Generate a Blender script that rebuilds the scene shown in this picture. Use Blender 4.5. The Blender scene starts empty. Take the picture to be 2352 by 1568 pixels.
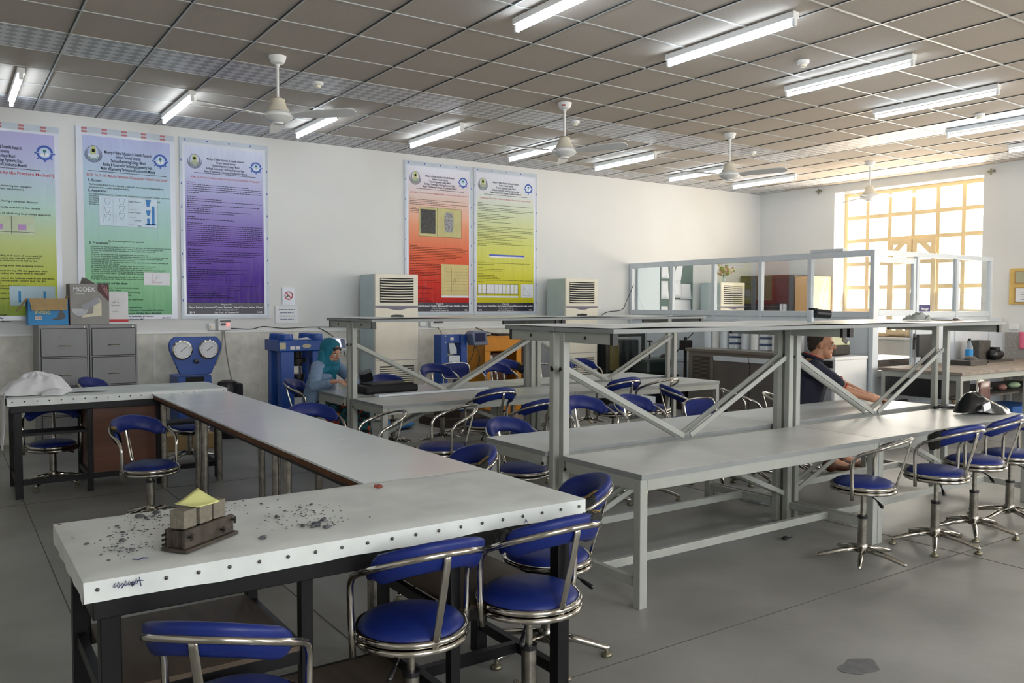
import bpy, bmesh, math, random
from mathutils import Vector, Matrix, noise
random.seed(7)
PI = math.pi
S = bpy.context.scene
COL = S.collection

# ------------------------------------------------------------------ camera
YAW, PIT, ROL, FPX, EYE = 0.6011, -0.0435, 0.0018, 1914.05, 1.47
def cam_axes():
    F = Vector((math.sin(YAW)*math.cos(PIT), math.cos(YAW)*math.cos(PIT), math.sin(PIT)))
    R = Vector((math.cos(YAW), -math.sin(YAW), 0)); U = R.cross(F)
    return math.cos(ROL)*R+math.sin(ROL)*U, -math.sin(ROL)*R+math.cos(ROL)*U, F
cd = bpy.data.cameras.new('camera'); cam = bpy.data.objects.new('camera', cd); COL.objects.link(cam)
cR, cU, cF = cam_axes()
M = Matrix((cR, cU, -cF)).transposed().to_4x4(); M.translation = Vector((0, 0, EYE)); cam.matrix_world = M
cd.sensor_width = 36.0; cd.lens = FPX/2352*36.0; cd.clip_end = 200; S.camera = cam
S.view_settings.view_transform = 'Standard'; S.view_settings.look = 'None'
S.view_settings.gamma = 1; S.view_settings.use_curve_mapping = False
S.view_settings.exposure = 0.3
# ------------------------------------------------------------------ daylight
W = bpy.data.worlds.new('world'); S.world = W; W.use_nodes = True
bg = W.node_tree.nodes['Background']; bg.inputs[0].default_value = (1.0, 0.95, 0.87, 1); bg.inputs[1].default_value = 4.0
sd = bpy.data.lights.new('sun', 'SUN'); sd.energy = 12.0; sd.color = (1, .86, .66); sd.angle = math.radians(.6)
so = bpy.data.objects.new('sun', sd); COL.objects.link(so)
so.rotation_euler = Vector((-.34, .42, -.84)).to_track_quat('-Z', 'Y').to_euler()
def window_light(name, loc, sx, sz, e, colr, d=(-1, 0, 0)):
    ld = bpy.data.lights.new(name, 'AREA'); ld.shape = 'RECTANGLE'; ld.size = sz; ld.size_y = sx; ld.energy = e; ld.color = colr
    o = bpy.data.objects.new(name, ld); COL.objects.link(o); o.location = loc
    o.rotation_euler = Vector(d).to_track_quat('-Z', 'Y').to_euler(); return o
TUBE_E = 19.0
SKYL = 185.0
FRONTL = 175.0

# ------------------------------------------------------------------ materials
def lin(c):
    return tuple((v/12.92 if v <= .04045 else ((v+.055)/1.055)**2.4) for v in c)
def rgb(h):
    return lin(tuple(int(h[i:i+2], 16)/255 for i in (0, 2, 4)))
MATS = {}
def mat(name, col, rough=.5, metal=0., var=.08, scale=6., bump=0., bscale=40., spec=.5, coat=0., coord='Object', stretch=(1, 1, 1), emit=None, alpha=None):
    if name in MATS: return MATS[name]
    m = bpy.data.materials.new(name); m.use_nodes = True; MATS[name] = m
    nt = m.node_tree; N = nt.nodes; L = nt.links; b = N['Principled BSDF']
    c = rgb(col) if isinstance(col, str) else col
    tc = N.new('ShaderNodeTexCoord'); mp = N.new('ShaderNodeMapping'); mp.inputs['Scale'].default_value = stretch
    L.new(tc.outputs[coord], mp.inputs[0])
    nz = N.new('ShaderNodeTexNoise'); nz.inputs['Scale'].default_value = scale; nz.inputs['Detail'].default_value = 5
    L.new(mp.outputs[0], nz.inputs['Vector'])
    cr = N.new('ShaderNodeValToRGB'); e = cr.color_ramp.elements
    e[0].position = .3; e[1].position = .7
    e[0].color = tuple(v*(1-var) for v in c)+(1,); e[1].color = tuple(min(1, v*(1+var)) for v in c)+(1,)
    L.new(nz.outputs[0], cr.inputs[0]); L.new(cr.outputs[0], b.inputs['Base Color'])
    b.inputs['Roughness'].default_value = rough; b.inputs['Metallic'].default_value = metal
    b.inputs['Specular IOR Level'].default_value = spec; b.inputs['Coat Weight'].default_value = coat
    if bump:
        n2 = N.new('ShaderNodeTexNoise'); n2.inputs['Scale'].default_value = bscale; n2.inputs['Detail'].default_value = 4
        L.new(mp.outputs[0], n2.inputs['Vector'])
        bp = N.new('ShaderNodeBump'); bp.inputs['Strength'].default_value = bump; bp.inputs['Distance'].default_value = .01
        L.new(n2.outputs[0], bp.inputs['Height']); L.new(bp.outputs[0], b.inputs['Normal'])
    if emit:
        b.inputs['Emission Color'].default_value = tuple(emit[0])+(1,); b.inputs['Emission Strength'].default_value = emit[1]
    if alpha is not None: b.inputs['Alpha'].default_value = alpha
    return m
def glass(name, col=(1, 1, 1), fac=.08, rough=.02):
    m = bpy.data.materials.new(name); m.use_nodes = True; MATS[name] = m
    nt = m.node_tree; N = nt.nodes; L = nt.links; N.remove(N['Principled BSDF']); out = N['Material Output']
    t = N.new('ShaderNodeBsdfTransparent'); t.inputs[0].default_value = col+(1,)
    g = N.new('ShaderNodeBsdfGlossy'); g.inputs['Roughness'].default_value = rough
    nz = N.new('ShaderNodeTexNoise'); nz.inputs['Scale'].default_value = 3.
    mr = N.new('ShaderNodeMapRange'); mr.inputs['To Min'].default_value = fac*.7; mr.inputs['To Max'].default_value = fac*1.3
    L.new(nz.outputs[0], mr.inputs[0])
    x = N.new('ShaderNodeMixShader'); L.new(mr.outputs[0], x.inputs[0]); L.new(t.outputs[0], x.inputs[1]); L.new(g.outputs[0], x.inputs[2])
    L.new(x.outputs[0], out.inputs[0]); return m
def gradient(name, stops, rough=.22, bump=.25):
    m = bpy.data.materials.new(name); m.use_nodes = True; MATS[name] = m
    nt = m.node_tree; N = nt.nodes; L = nt.links; b = N['Principled BSDF']
    tc = N.new('ShaderNodeTexCoord'); sp = N.new('ShaderNodeSeparateXYZ'); L.new(tc.outputs['Generated'], sp.inputs[0])
    cr = N.new('ShaderNodeValToRGB'); L.new(sp.outputs['Z'], cr.inputs[0])
    while len(cr.color_ramp.elements) < len(stops): cr.color_ramp.elements.new(.5)
    for e, (p, c) in zip(cr.color_ramp.elements, stops): e.position = p; e.color = rgb(c)+(1,)
    L.new(cr.outputs[0], b.inputs['Base Color']); b.inputs['Roughness'].default_value = rough; b.inputs['Specular IOR Level'].default_value = .10
    mp = N.new('ShaderNodeMapping'); mp.inputs['Scale'].default_value = (3, 1, .8); mp.inputs['Rotation'].default_value = (0, .5, 0); L.new(tc.outputs['Object'], mp.inputs[0])
    n2 = N.new('ShaderNodeTexNoise'); n2.inputs['Scale'].default_value = 2.6; n2.inputs['Detail'].default_value = 3; L.new(mp.outputs[0], n2.inputs['Vector'])
    bp = N.new('ShaderNodeBump'); bp.inputs['Strength'].default_value = bump; bp.inputs['Distance'].default_value = .05
    L.new(n2.outputs[0], bp.inputs['Height']); L.new(bp.outputs[0], b.inputs['Normal']); return m

mWall = mat('wall_paint', 'd6d7d5', .75, var=.03, scale=1.2, bump=.08, bscale=60)
mWains = mat('wainscot_stone', 'dad8ce', .55, var=.12, scale=9, bump=.05)
mGranite = mat('granite_dado', '96928d', .6, var=.2, scale=40)
mFloor = mat('concrete_floor', '8a8a86', .42, var=.22, scale=1.4, bump=.12, bscale=14)
mJoint = mat('floor_joint', '5c5b57', .9)
mStain = mat('floor_stain', '636466', .6, var=.2, scale=20)
mTile = mat('ceiling_tile', 'b3aba2', .9, var=.10, scale=120, bump=.15, bscale=150)
mBarL = mat('ceiling_bar_light', 'b9bbb9', .35)
mBarD = mat('ceiling_bar_gap', '2c2f31', .6)
mWhite = mat('white_enamel', 'e6e7e6', .4, var=.03)
mAlu = mat('white_aluminium', 'cfd6dc', .35, var=.04)
mCream = mat('cream_plastic', 'e3ddcb', .4, var=.04)
mACside = mat('ac_side_panel', 'b4c3c4', .4, var=.04)
mPurple = mat('purple_grey_plastic', '6a6478', .4)
mBlackP = mat('black_plastic', '16161a', .35, var=.2)
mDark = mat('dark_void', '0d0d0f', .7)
mChrome = mat('chrome_tube', 'c2beb6', .16, metal=1., var=.12, scale=14)
mChromeR = mat('worn_chrome', '9a968e', .3, metal=1., var=.3, scale=25)
mBlue = mat('blue_vinyl', '16276c', .42, var=.12, scale=9, bump=.10, bscale=26, spec=.3)
mBlue2 = mat('purple_blue_vinyl', '2e2a68', .4, var=.12, scale=9, bump=.1, bscale=26)
mFoam = mat('torn_foam', '8d7440', .9, var=.45, scale=30, bump=.6, bscale=60)
mTear = mat('torn_backing', '1b1c1a', .9, var=.4, scale=40, bump=.6)
mGrey = mat('grey_steel_paint', 'a2a59f', .42, var=.05, scale=8)
mTop = mat('grey_laminate', 'cbcecd', .34, var=.12, scale=2.6, bump=.03)
mTopEdge = mat('laminate_edge', '878b8b', .45)
mBlack = mat('black_steel_paint', '0c0c0f', .42, var=.25, scale=12, spec=.3)
mWood = mat('brown_veneer', '5c331b', .45, var=.22, scale=4, stretch=(1, 1, 9))
mShelfW = mat('dusty_shelf_wood', '4b3f33', .6, var=.25, scale=4, stretch=(5, 1, 1))
mCanvas = mat('white_canvas', 'd2d7d6', .6, var=.11, scale=5, bump=.35, bscale=9)
mLam = mat('white_laminate', 'dfe6ea', .2, var=.03, scale=3)
mChip = mat('chipboard_edge', '5b3922', .9, var=.4, scale=30)
mNail = mat('nail_head', '5a585a', .45, metal=.8)
mInk = mat('blue_ink', '2a2c6a', .6)
mText = mat('print_navy', '14173a', .6, spec=.1)
mTextK = mat('print_black', '0e0f14', .6, spec=.1)
mRed = mat('print_red', 'b02a32', .5)
mTextW = mat('print_white', 'e8e8ee', .6, spec=.1)
mPaper = mat('white_paper', 'dfe1e6', .55, var=.04)
mBorder = mat('poster_border', 'd6dbe6', .2, var=.03)
mTapeS = mat('printed_tape', 'b9c3cf', .3, var=.06)
mTapeR = mat('tape_red_print', 'b56a70', .5)
mCab = mat('filing_grey', '858588', .45, var=.05)
mCabD = mat('filing_gap', '2c2c2e', .8)
mBrass = mat('dull_brass', '8a8570', .35, metal=.8)
mPressB = mat('machine_blue', '0d479c', .38, var=.07)
mIron = mat('dark_iron', '2a2724', .5, metal=.5, var=.25, scale=20)
mOrange = mat('machine_orange', 'd98c12', .45, var=.1)
mSteel = mat('brushed_steel', '8e8a84', .35, metal=.75, var=.07, scale=5, stretch=(1, 1, 14))
mScreen = mat('lit_screen', '8fa0ff', .3, emit=((.5, .55, 1.), 2.0))
mLcd = mat('dark_screen', '232a52', .15)
mGreyBlue = mat('display_housing', '6f7b92', .4)
mCard = mat('cardboard', 'a48a61', .85, var=.1, scale=12)
mBoxB = mat('box_blue', '1d86c6', .5, var=.08)
mBoxG = mat('box_grey', '8b8986', .5)
mBoxM = mat('box_maroon', '4c1f24', .5)
mBoxW = mat('box_white', 'd8d8da', .5)
mRedB = mat('label_red', 'b8242a', .5)
mCloth = mat('white_cloth', 'd9dade', .8, var=.04, bump=.3, bscale=12)
mFrameY = mat('window_frame_paint', 'd9c49a', .55, var=.06)
mConc = mat('concrete_block', '716c60', .85, var=.18, scale=60, bump=.35, bscale=90)
mRust = mat('rusty_mould_steel', '463f38', .6, metal=.35, var=.35, scale=26, bump=.4, bscale=50)
mYellow = mat('yellow_note', 'd9db93', .7)
mCrumb = mat('mortar_crumb', '55565a', .95, var=.3, scale=90, bump=.5)
mSkin = mat('skin_warm', 'b98465', .5, var=.06, scale=12)
mSkinW = mat('skin_light', 'c08f78', .5, var=.06, scale=12)
mScarf = mat('teal_scarf', '0f6b82', .75, var=.1, scale=14, bump=.25, bscale=24)
mDenim = mat('light_blue_shirt', '7d95b4', .8, var=.08, scale=30)
mNavy = mat('navy_polo', '12152a', .8, var=.15)
mHair = mat('cropped_hair', '33271f', .8, var=.3, scale=90)
mTrous = mat('dark_trousers', '2b2722', .85)
mShoe = mat('brown_leather', '5a3522', .45, var=.2)
mBag = mat('black_polythene', '1d1e20', .22, var=.2, scale=9, bump=.5, bscale=14)
mWard = mat('dark_wardrobe', '3a2622', .4, var=.2, scale=4, stretch=(1, 1, .3))
mWardG = mat('wardrobe_glass', '34343a', .12, var=.2, scale=5)
mDoorO = mat('pale_wood', 'd3a469', .5, var=.08, scale=4, stretch=(1, 1, .2))
mGreenB = mat('green_board', '245048', .6)
mWB = mat('white_board', 'b9cad2', .35, var=.02)
mSand = mat('sunlit_sand', 'd8c6a4', .95, var=.1, scale=.6)
mPink = mat('pink_cloth', 'e0708e', .8, var=.1, bump=.3)
mDirt = mat('dirty_benchtop', '857a70', .7, var=.3, scale=8)
mJunk = mat('grimy_metal', '4a4744', .6, metal=.3, var=.4, scale=14)
mBluePl = mat('blue_plastic', '2c5ea6', .4)
mClear = mat('clear_plastic', 'c5d4dd', .1, alpha=.35)
mCable = mat('black_cable', '1b1c1e', .5)
mCableW = mat('pale_cable', '9c9d96', .5)
mRedLed = mat('red_pilot_lamp', 'ff2020', .3, emit=((1, .05, .05), 6.))
mTube = mat('fluorescent_tube', 'ffffff', .3, emit=((.80, .90, 1.), TUBE_E))
mGlassW = glass('window_pane', (1, 1, 1), .05)
mGlassP = glass('partition_pane', (.95, .97, .98), .10)
# floral skirt
mSkirt = mat('floral_skirt', '20343a', .8, var=.9, scale=22)
def _floral():
    nt = mSkirt.node_tree; N = nt.nodes; L = nt.links
    v = N.new('ShaderNodeTexVoronoi'); v.inputs['Scale'].default_value = 26
    cr = N.new('ShaderNodeValToRGB'); cr.color_ramp.interpolation = 'CONSTANT'; e = cr.color_ramp.elements
    e[0].color = rgb('1f3d44')+(1,); e[1].position = .45; e[1].color = rgb('c4502e')+(1,)
    x = e.new(.55); x.color = rgb('17191d')+(1,); x = e.new(.75); x.color = rgb('2f6a74')+(1,)
    tc = N.new('ShaderNodeTexCoord'); L.new(tc.outputs['Object'], v.inputs['Vector'])
    sp = N.new('ShaderNodeSeparateColor'); L.new(v.outputs['Color'], sp.inputs[0]); L.new(sp.outputs[0], cr.inputs[0])
    L.new(cr.outputs[0], N['Principled BSDF'].inputs['Base Color'])
_floral()
# patterned ceiling tile: white with grey lozenges
mPat = mat('patterned_ceiling_tile', 'c4c6cc', .5, var=.03)
def _pat():
    nt = mPat.node_tree; N = nt.nodes; L = nt.links
    tc = N.new('ShaderNodeTexCoord'); mp = N.new('ShaderNodeMapping'); mp.inputs['Rotation'].default_value = (0, 0, PI/4)
    mp.inputs['Scale'].default_value = (1, 1, 0); L.new(tc.outputs['Object'], mp.inputs[0])
    ck = N.new('ShaderNodeTexChecker'); ck.inputs['Scale'].default_value = 13.
    ck.inputs[1].default_value = rgb('d3d4d8')+(1,); ck.inputs[2].default_value = rgb('a3a4aa')+(1,)
    L.new(mp.outputs[0], ck.inputs[0]); L.new(ck.outputs[0], N['Principled BSDF'].inputs['Base Color'])
_pat()

# ------------------------------------------------------------------ mesh builder
class MB:
    def __init__(s): s.v = []; s.f = []
    def add(s, vs, fs):
        o = len(s.v); s.v += [tuple(v) for v in vs]; s.f += [tuple(i+o for i in f) for f in fs]; return s
    def box(s, x0, x1, y0, y1, z0, z1):
        return s.add([(x, y, z) for z in (z0, z1) for y in (y0, y1) for x in (x0, x1)],
                     [(0, 2, 3, 1), (4, 5, 7, 6), (0, 1, 5, 4), (2, 6, 7, 3), (0, 4, 6, 2), (1, 3, 7, 5)])
    def obox(s, c, ax, ay, az):     # oriented box: centre and three half axes
        c = Vector(c); ax = Vector(ax); ay = Vector(ay); az = Vector(az)
        return s.add([c+i*ax+j*ay+k*az for k in (-1, 1) for j in (-1, 1) for i in (-1, 1)],
                     [(0, 2, 3, 1), (4, 5, 7, 6), (0, 1, 5, 4), (2, 6, 7, 3), (0, 4, 6, 2), (1, 3, 7, 5)])
    def beam(s, p, q, w, h, up=(0, 0, 1)):
        p = Vector(p); q = Vector(q); d = (q-p); u = Vector(up); sd_ = d.cross(u).normalized(); u = sd_.cross(d).normalized()
        return s.obox((p+q)/2, d/2, sd_*w/2, u*h/2)
    def tube(s, path, r, n=10, closed=False, sy=1., up=None, radii=None, cap=True):
        P = [Vector(p) for p in path]; m = len(P); vs = []; fs = []
        prev = None
        for i, p in enumerate(P):
            if closed: t = (P[(i+1) % m]-P[i-1]).normalized()
            else: t = (P[min(i+1, m-1)]-P[max(i-1, 0)]).normalized()
            if up is not None: a = Vector(up)
            elif prev is None: a = Vector((0, 0, 1)) if abs(t.z) < .9 else Vector((1, 0, 0))
            else: a = prev
            a = (a-a.dot(t)*t)
            if a.length < 1e-6: a = t.orthogonal()
            a.normalize(); prev = a; b = t.cross(a)
            rr = radii[i] if radii else r
            vs += [p+rr*(math.cos(2*PI*k/n)*a*sy+math.sin(2*PI*k/n)*b) for k in range(n)]
        for i in range(m if closed else m-1):
            j = (i+1) % m
            fs += [(i*n+k, j*n+k, j*n+(k+1) % n, i*n+(k+1) % n) for k in range(n)]
        if cap and not closed: fs += [tuple(range(n)), tuple(range((m-1)*n, m*n))[::-1]]
        return s.add(vs, fs)
    def lathe(s, prof, c=(0, 0, 0), n=24, axis='z'):
        vs = []; fs = []; m = len(prof)
        for r, z in prof:
            for k in range(n):
                a = 2*PI*k/n; x, y = r*math.cos(a), r*math.sin(a)
                if axis == 'z': q = (x, y, z)
                elif axis == 'y': q = (x, z, y)
                else: q = (z, x, y)
                vs.append((c[0]+q[0], c[1]+q[1], c[2]+q[2]))
        for i in range(m-1): fs += [(i*n+k, i*n+(k+1) % n, (i+1)*n+(k+1) % n, (i+1)*n+k) for k in range(n)]
        fs += [tuple(range(n))[::-1], tuple(range((m-1)*n, m*n))]
        return s.add(vs, fs)
    def cyl(s, p, q, r, r2=None, n=14):
        return s.tube([p, q], r, n, radii=[r, r if r2 is None else r2])
    def ell(s, c, rx, ry, rz, rot=None, n=14, m=9):
        c = Vector(c); vs = []; fs = []
        for i in range(m+1):
            t = PI*i/m
            for k in range(n):
                a = 2*PI*k/n; v = Vector((rx*math.sin(t)*math.cos(a), ry*math.sin(t)*math.sin(a), rz*math.cos(t)))
                if rot is not None: v = rot @ v
                vs.append(c+v)
        for i in range(m): fs += [(i*n+k, (i+1)*n+k, (i+1)*n+(k+1) % n, i*n+(k+1) % n) for k in range(n)]
        return s.add(vs, fs)
    def cap(s, p, q, r, r2, n=12):   # tapered capsule
        p = Vector(p); q = Vector(q); d = (q-p).normalized(); P = []; R = []
        for t in (-1, -.85, -.5, 0): P.append(p+d*r*t); R.append(max(1e-3, r*math.sqrt(max(0, 1-t*t))))
        for t in (0, .5, .85, 1): P.append(q+d*r2*t); R.append(max(1e-3, r2*math.sqrt(max(0, 1-t*t))))
        return s.tube(P, r, n, radii=R)
    def prism(s, poly, o, ux, uy, d):  # 2-D polygon on plane, extruded by d
        o = Vector(o); ux = Vector(ux); uy = Vector(uy); d = Vector(d); n = len(poly)
        a = [o+x*ux+y*uy for x, y in poly]
        return s.add(a+[p+d for p in a], [tuple(range(n))[::-1], tuple(range(n, 2*n))]+[(i, (i+1) % n, (i+1) % n+n, i+n) for i in range(n)])
    def grid(s, nx, ny, fn):
        o = [fn(i/nx, j/ny) for j in range(ny+1) for i in range(nx+1)]
        return s.add(o, [(j*(nx+1)+i, j*(nx+1)+i+1, (j+1)*(nx+1)+i+1, (j+1)*(nx+1)+i) for j in range(ny) for i in range(nx)])
    def build(s, name, m, parent=None, smooth=False, bevel=0, local=False, solid=0, sub=0):
        me = bpy.data.meshes.new(name); off = Vector((0, 0, 0))
        p = parent
        if not local:
            while p is not None: off += p.location; p = p.parent
        me.from_pydata([Vector(v)-off for v in s.v], [], s.f); me.update()
        bm = bmesh.new(); bm.from_mesh(me); bmesh.ops.recalc_face_normals(bm, faces=bm.faces); bm.to_mesh(me); bm.free()
        if m: me.materials.append(m)
        o = bpy.data.objects.new(name, me); COL.objects.link(o); o.parent = parent
        if smooth:
            me.shade_smooth()
            if smooth == 'auto': me.set_sharp_from_angle(angle=math.radians(40))
        if bevel:
            b = o.modifiers.new('bevel', 'BEVEL'); b.width = bevel; b.segments = 2; b.limit_method = 'ANGLE'
        if solid:
            b = o.modifiers.new('solid', 'SOLIDIFY'); b.thickness = solid
        if sub:
            b = o.modifiers.new('sub', 'SUBSURF'); b.levels = sub; b.render_levels = sub
        return o
def tag(o, label=None, cat=None, group=None, kind=None):
    if label: o['label'] = label
    if cat: o['category'] = cat
    if group: o['group'] = group
    if kind: o['kind'] = kind
    return o
def thing(name, label, cat, loc=(0, 0, 0), rz=0, group=None):
    o = bpy.data.objects.new(name, None); COL.objects.link(o); o.location = loc; o.rotation_euler = (0, 0, rz); o.empty_display_size = .1
    return tag(o, label, cat, group)
def struct(mb, name, m, **k):
    return tag(mb.build(name, m, **k), kind='structure')
def copy_tree(o, parent=None):
    c = o.copy(); COL.objects.link(c); c.parent = parent
    for ch in list(o.children): copy_tree(ch, c)
    return c
def remeshed(mb, name, m, parent, voxel=.008, it=3):
    o = mb.build(name, m, parent)
    r = o.modifiers.new('r', 'REMESH'); r.mode = 'VOXEL'; r.voxel_size = voxel; r.use_smooth_shade = True
    sm = o.modifiers.new('s', 'SMOOTH'); sm.iterations = it; sm.factor = .5
    dg = bpy.context.evaluated_depsgraph_get(); me = bpy.data.meshes.new_from_object(o.evaluated_get(dg)); o.modifiers.clear()
    o.data = me; me.shade_smooth(); me.materials.clear(); me.materials.append(m); return o
# writing: text turned to mesh; face '-Y' (on walls facing the camera), '-X', 'Z' (lying)
def txt(name, body, m, parent, pos, size, align='CENTER', bold=0., wmax=None, face='-Y', hmax=None, line=1., width=None, rz=0, tilt=None):
    cu = bpy.data.curves.new(name, 'FONT'); cu.body = body; cu.size = size; cu.align_x = align; cu.offset = bold*size*1.6; cu.resolution_u = 2; cu.space_line = line
    t = bpy.data.objects.new('tmp', cu); COL.objects.link(t)
    dg = bpy.context.evaluated_depsgraph_get(); me = bpy.data.meshes.new_from_object(t.evaluated_get(dg)); me.name = name
    bpy.data.objects.remove(t)
    if not len(me.vertices): return None
    w = max(v.co.x for v in me.vertices)-min(v.co.x for v in me.vertices)
    k = 1.
    if width: k = width/w
    elif wmax and w > wmax: k = wmax/w
    A = {'-Y': (Vector((1, 0, 0)), Vector((0, 0, 1))), '-X': (Vector((0, -1, 0)), Vector((0, 0, 1))), 'Z': (Vector((math.cos(rz), math.sin(rz), 0)), Vector((-math.sin(rz), math.cos(rz), 0)))}[face]
    off = Vector((0, 0, 0)); p = parent
    while p is not None: off += p.location; p = p.parent
    for v in me.vertices: v.co = Vector(pos)+A[0]*v.co.x*k+A[1]*v.co.y-off
    me.materials.clear(); me.materials.append(m)
    o = bpy.data.objects.new(name, me); COL.objects.link(o); o.parent = parent; return o
# ================================================================== THE ROOM
XW, YW, HC = 12.5, 10.15, 3.506
X0, Y0 = -2.6, -2.6
f = MB().box(X0, XW, Y0, YW, -.1, 0); struct(f, 'floor', mFloor)
g = MB()
for y in (2.53, 7.03): g.box(X0, XW, y-.0028, y+.0028, 0, .0013)
for x in (.48, 4.975, 9.47): g.box(x-.0028, x+.0028, Y0, YW, 0, .0015)
for x, y0, y1 in ((1.45, 3.0, 7.0),): g.box(x-.003, x+.003, y0, y1, 0, .0015)
struct(g, 'trim_1', mJoint)
st = tag(MB().prism([(.10*math.cos(a)*(1+.12*math.sin(3*a)), .06*math.sin(a)*(1+.15*math.cos(5*a))) for a in [k*PI/18 for k in range(36)]], (3.06, 1.95, .0012), (1, 0, 0), (0, 1, 0), (0, 0, .0006)).build('floor_stain', mStain), 'dark damp stain on the open concrete floor at lower right', 'stain', 'stains on the open floor')
c = MB().box(X0, XW, Y0, YW, HC+.002, HC+.1); struct(c, 'ceiling', mTile)
GX = [.851+.6*i for i in range(-5, 20)]; GY = [6.536+.6*i for i in range(-15, 6)]
pt = MB()
pt.box(X0, 9.851, 7.136, 7.736, HC-.002, HC); pt.box(9.251, 9.851, Y0, 7.136, HC-.002, HC)
pt.box(X0, XW-.001, 9.536, YW-.001, HC-.002, HC); pt.box(11.651, 12.251, Y0, 9.536, HC-.002, HC)
struct(pt, 'trim_2', mPat)
bl = MB(); bd = MB()
for x in GX:
    if x < XW: bl.box(x-.002, x+.010, Y0, YW-.001, HC-.006, HC+.001); bd.box(x-.011, x-.002, Y0, YW-.001, HC-.004, HC+.001)
for y in GY:
    bl.box(X0, XW-.001, y-.007, y+.007, HC-.005, HC+.001)
struct(bl, 'trim_3', mBarL); struct(bd, 'trim_4', mBarD)
# walls
struct(MB().box(X0, XW+.4, YW, YW+.25, 0, HC+.1), 'wall_back', mWall)
struct(MB().box(X0-.2, X0, Y0, YW+.25, 0, HC+.1), 'wall_left', mWall)
FW = [(-.5, 2.5), (4.0, 7.0), (8.4, 11.4)]
wf_ = MB().box(X0, XW+.4, Y0-.2, Y0, 0, 1.0).box(X0, XW+.4, Y0-.2, Y0, 3.2, HC+.1); xx_ = X0
for a_, b_ in FW: wf_.box(xx_, a_, Y0-.2, Y0, 1.0, 3.2); xx_ = b_
wf_.box(xx_, XW+.4, Y0-.2, Y0, 1.0, 3.2); struct(wf_, 'wall_front', mWall)
for i_, (a_, b_) in enumerate(FW):
    fr_ = MB()
    for k_ in range(6): x_ = a_+.03+(b_-a_-.06)*k_/5; fr_.box(x_-.03, x_+.03, Y0-.15, Y0-.1, 1.0, 3.2)
    for k_ in range(5): z_ = 1.03+2.14*k_/4; fr_.box(a_, b_, Y0-.15, Y0-.1, z_-.03, z_+.03)
    o_ = struct(fr_, 'window_%d' % (i_+3), mFrameY); struct(MB().box(a_, b_, Y0-.13, Y0-.124, 1.0, 3.2), 'window_pane', mGlassW, parent=o_)
    window_light('window_light', ((a_+b_)/2, Y0-.18, 2.1), b_-a_, 2.2, FRONTL, (.86, .93, 1.), (0, 1, 0))
OP = [(6.16, 8.6, .97, 3.37), (.9, 3.9, .97, 3.37)]
wr = MB(); WT = .40
wr.box(XW, XW+WT, Y0, .9, 0, HC+.1).box(XW, XW+WT, 3.9, 6.16, 0, HC+.1).box(XW, XW+WT, 8.6, YW, 0, HC+.1)
for a, b, z0, z1 in OP: wr.box(XW, XW+WT, a, b, 0, z0).box(XW, XW+WT, a, b, z1, HC+.1)
struct(wr, 'wall_right', mWall)
# stone dado on the back wall and granite dado on the window wall
da = MB().box(X0, 9.27, YW-.02, YW, 0, 1.135); struct(da, 'trim_5', mWains)
dj = MB()
for k in range(20):
    x = -2.2+.6*k
    if x < 9.2: dj.box(x-.004, x+.004, YW-.0225, YW-.02, 0, 1.135)
struct(dj, 'trim_6', mWhite)
struct(MB().box(X0, 9.27, YW-.035, YW, 1.135, 1.16), 'trim_7', mWhite, bevel=.004)
gd = MB().box(XW-.025, XW, Y0, 5.80, 0, .66).box(XW-.025, XW, Y0, 5.80, .668, 1.10); struct(gd, 'trim_8', mGranite)
def window(idx, a, b, z0, z1, casement):
    fx = XW+.30
    fr = MB(); w = .062
    def H(z, y0=a, y1=b): fr.box(fx, fx+.05, y0, y1, z-w/2, z+w/2)
    def V(y, zz0=z0, zz1=z1): fr.box(fx-.004, fx+.046, y-w/2, y+w/2, zz0+.002, zz1-.002)
    n = round((b-a)/.402); dy = (b-a-w)/n; ys = [a+w/2+dy*k for k in range(n+1)]
    nz_ = 6; dz = (z1-z0-w)/nz_; zs = [z0+w/2+dz*k for k in range(nz_+1)]
    for y in ys: V(y)
    for z in zs: H(z)
    o = struct(fr, 'window_%d' % idx, mFrameY)
    if casement:
        i0 = 2; ya, yb = ys[i0], ys[i0+2]; ym = (ya+yb)/2; zt = zs[4]-.02; zb = z0+.02; k = MB(); t = .085
        for p, q in ((ya, ym), (ym, yb)):
            k.box(fx-.03, fx-.006, p+.01, p+t, zb, zt).box(fx-.03, fx-.006, q-t, q-.01, zb, zt)
            k.box(fx-.028, fx-.004, p+t, q-t, zt-t, zt).box(fx-.028, fx-.004, p+t, q-t, zb, zb+t)
        for yy_, s_ in ((ya, 1), (yb, -1)):
            for zz, u_ in ((zt, -1), (zb, 1)):
                k.beam((fx-.019, yy_+s_*.02, zz+u_*.28), (fx-.016, yy_+s_*.28, zz+u_*.02), .018, .085, up=(0, s_*.7, u_*.7))
        struct(k, 'window_frame', mFrameY, parent=o)
    g_ = MB().box(fx+.02, fx+.026, a, b, z0, z1); struct(g_, 'window_pane', mGlassW, parent=o)
    s_ = MB().box(XW-.04, fx, a-.03, b+.03, z0-.035, z0); struct(s_, 'window_sill', mWhite, parent=o)
    window_light('window_light', (fx+.15, (a+b)/2, (z0+z1)/2), b-a, z1-z0, SKYL, (1., .90, .77), (-1, 0, .35))
window(1, *OP[0], True); window(2, *OP[1], False)
# outside ground and garden wall seen through the panes
struct(MB().box(XW+.4, 60, -30, 60, -.5, -.15), 'ground', mSand)

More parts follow.
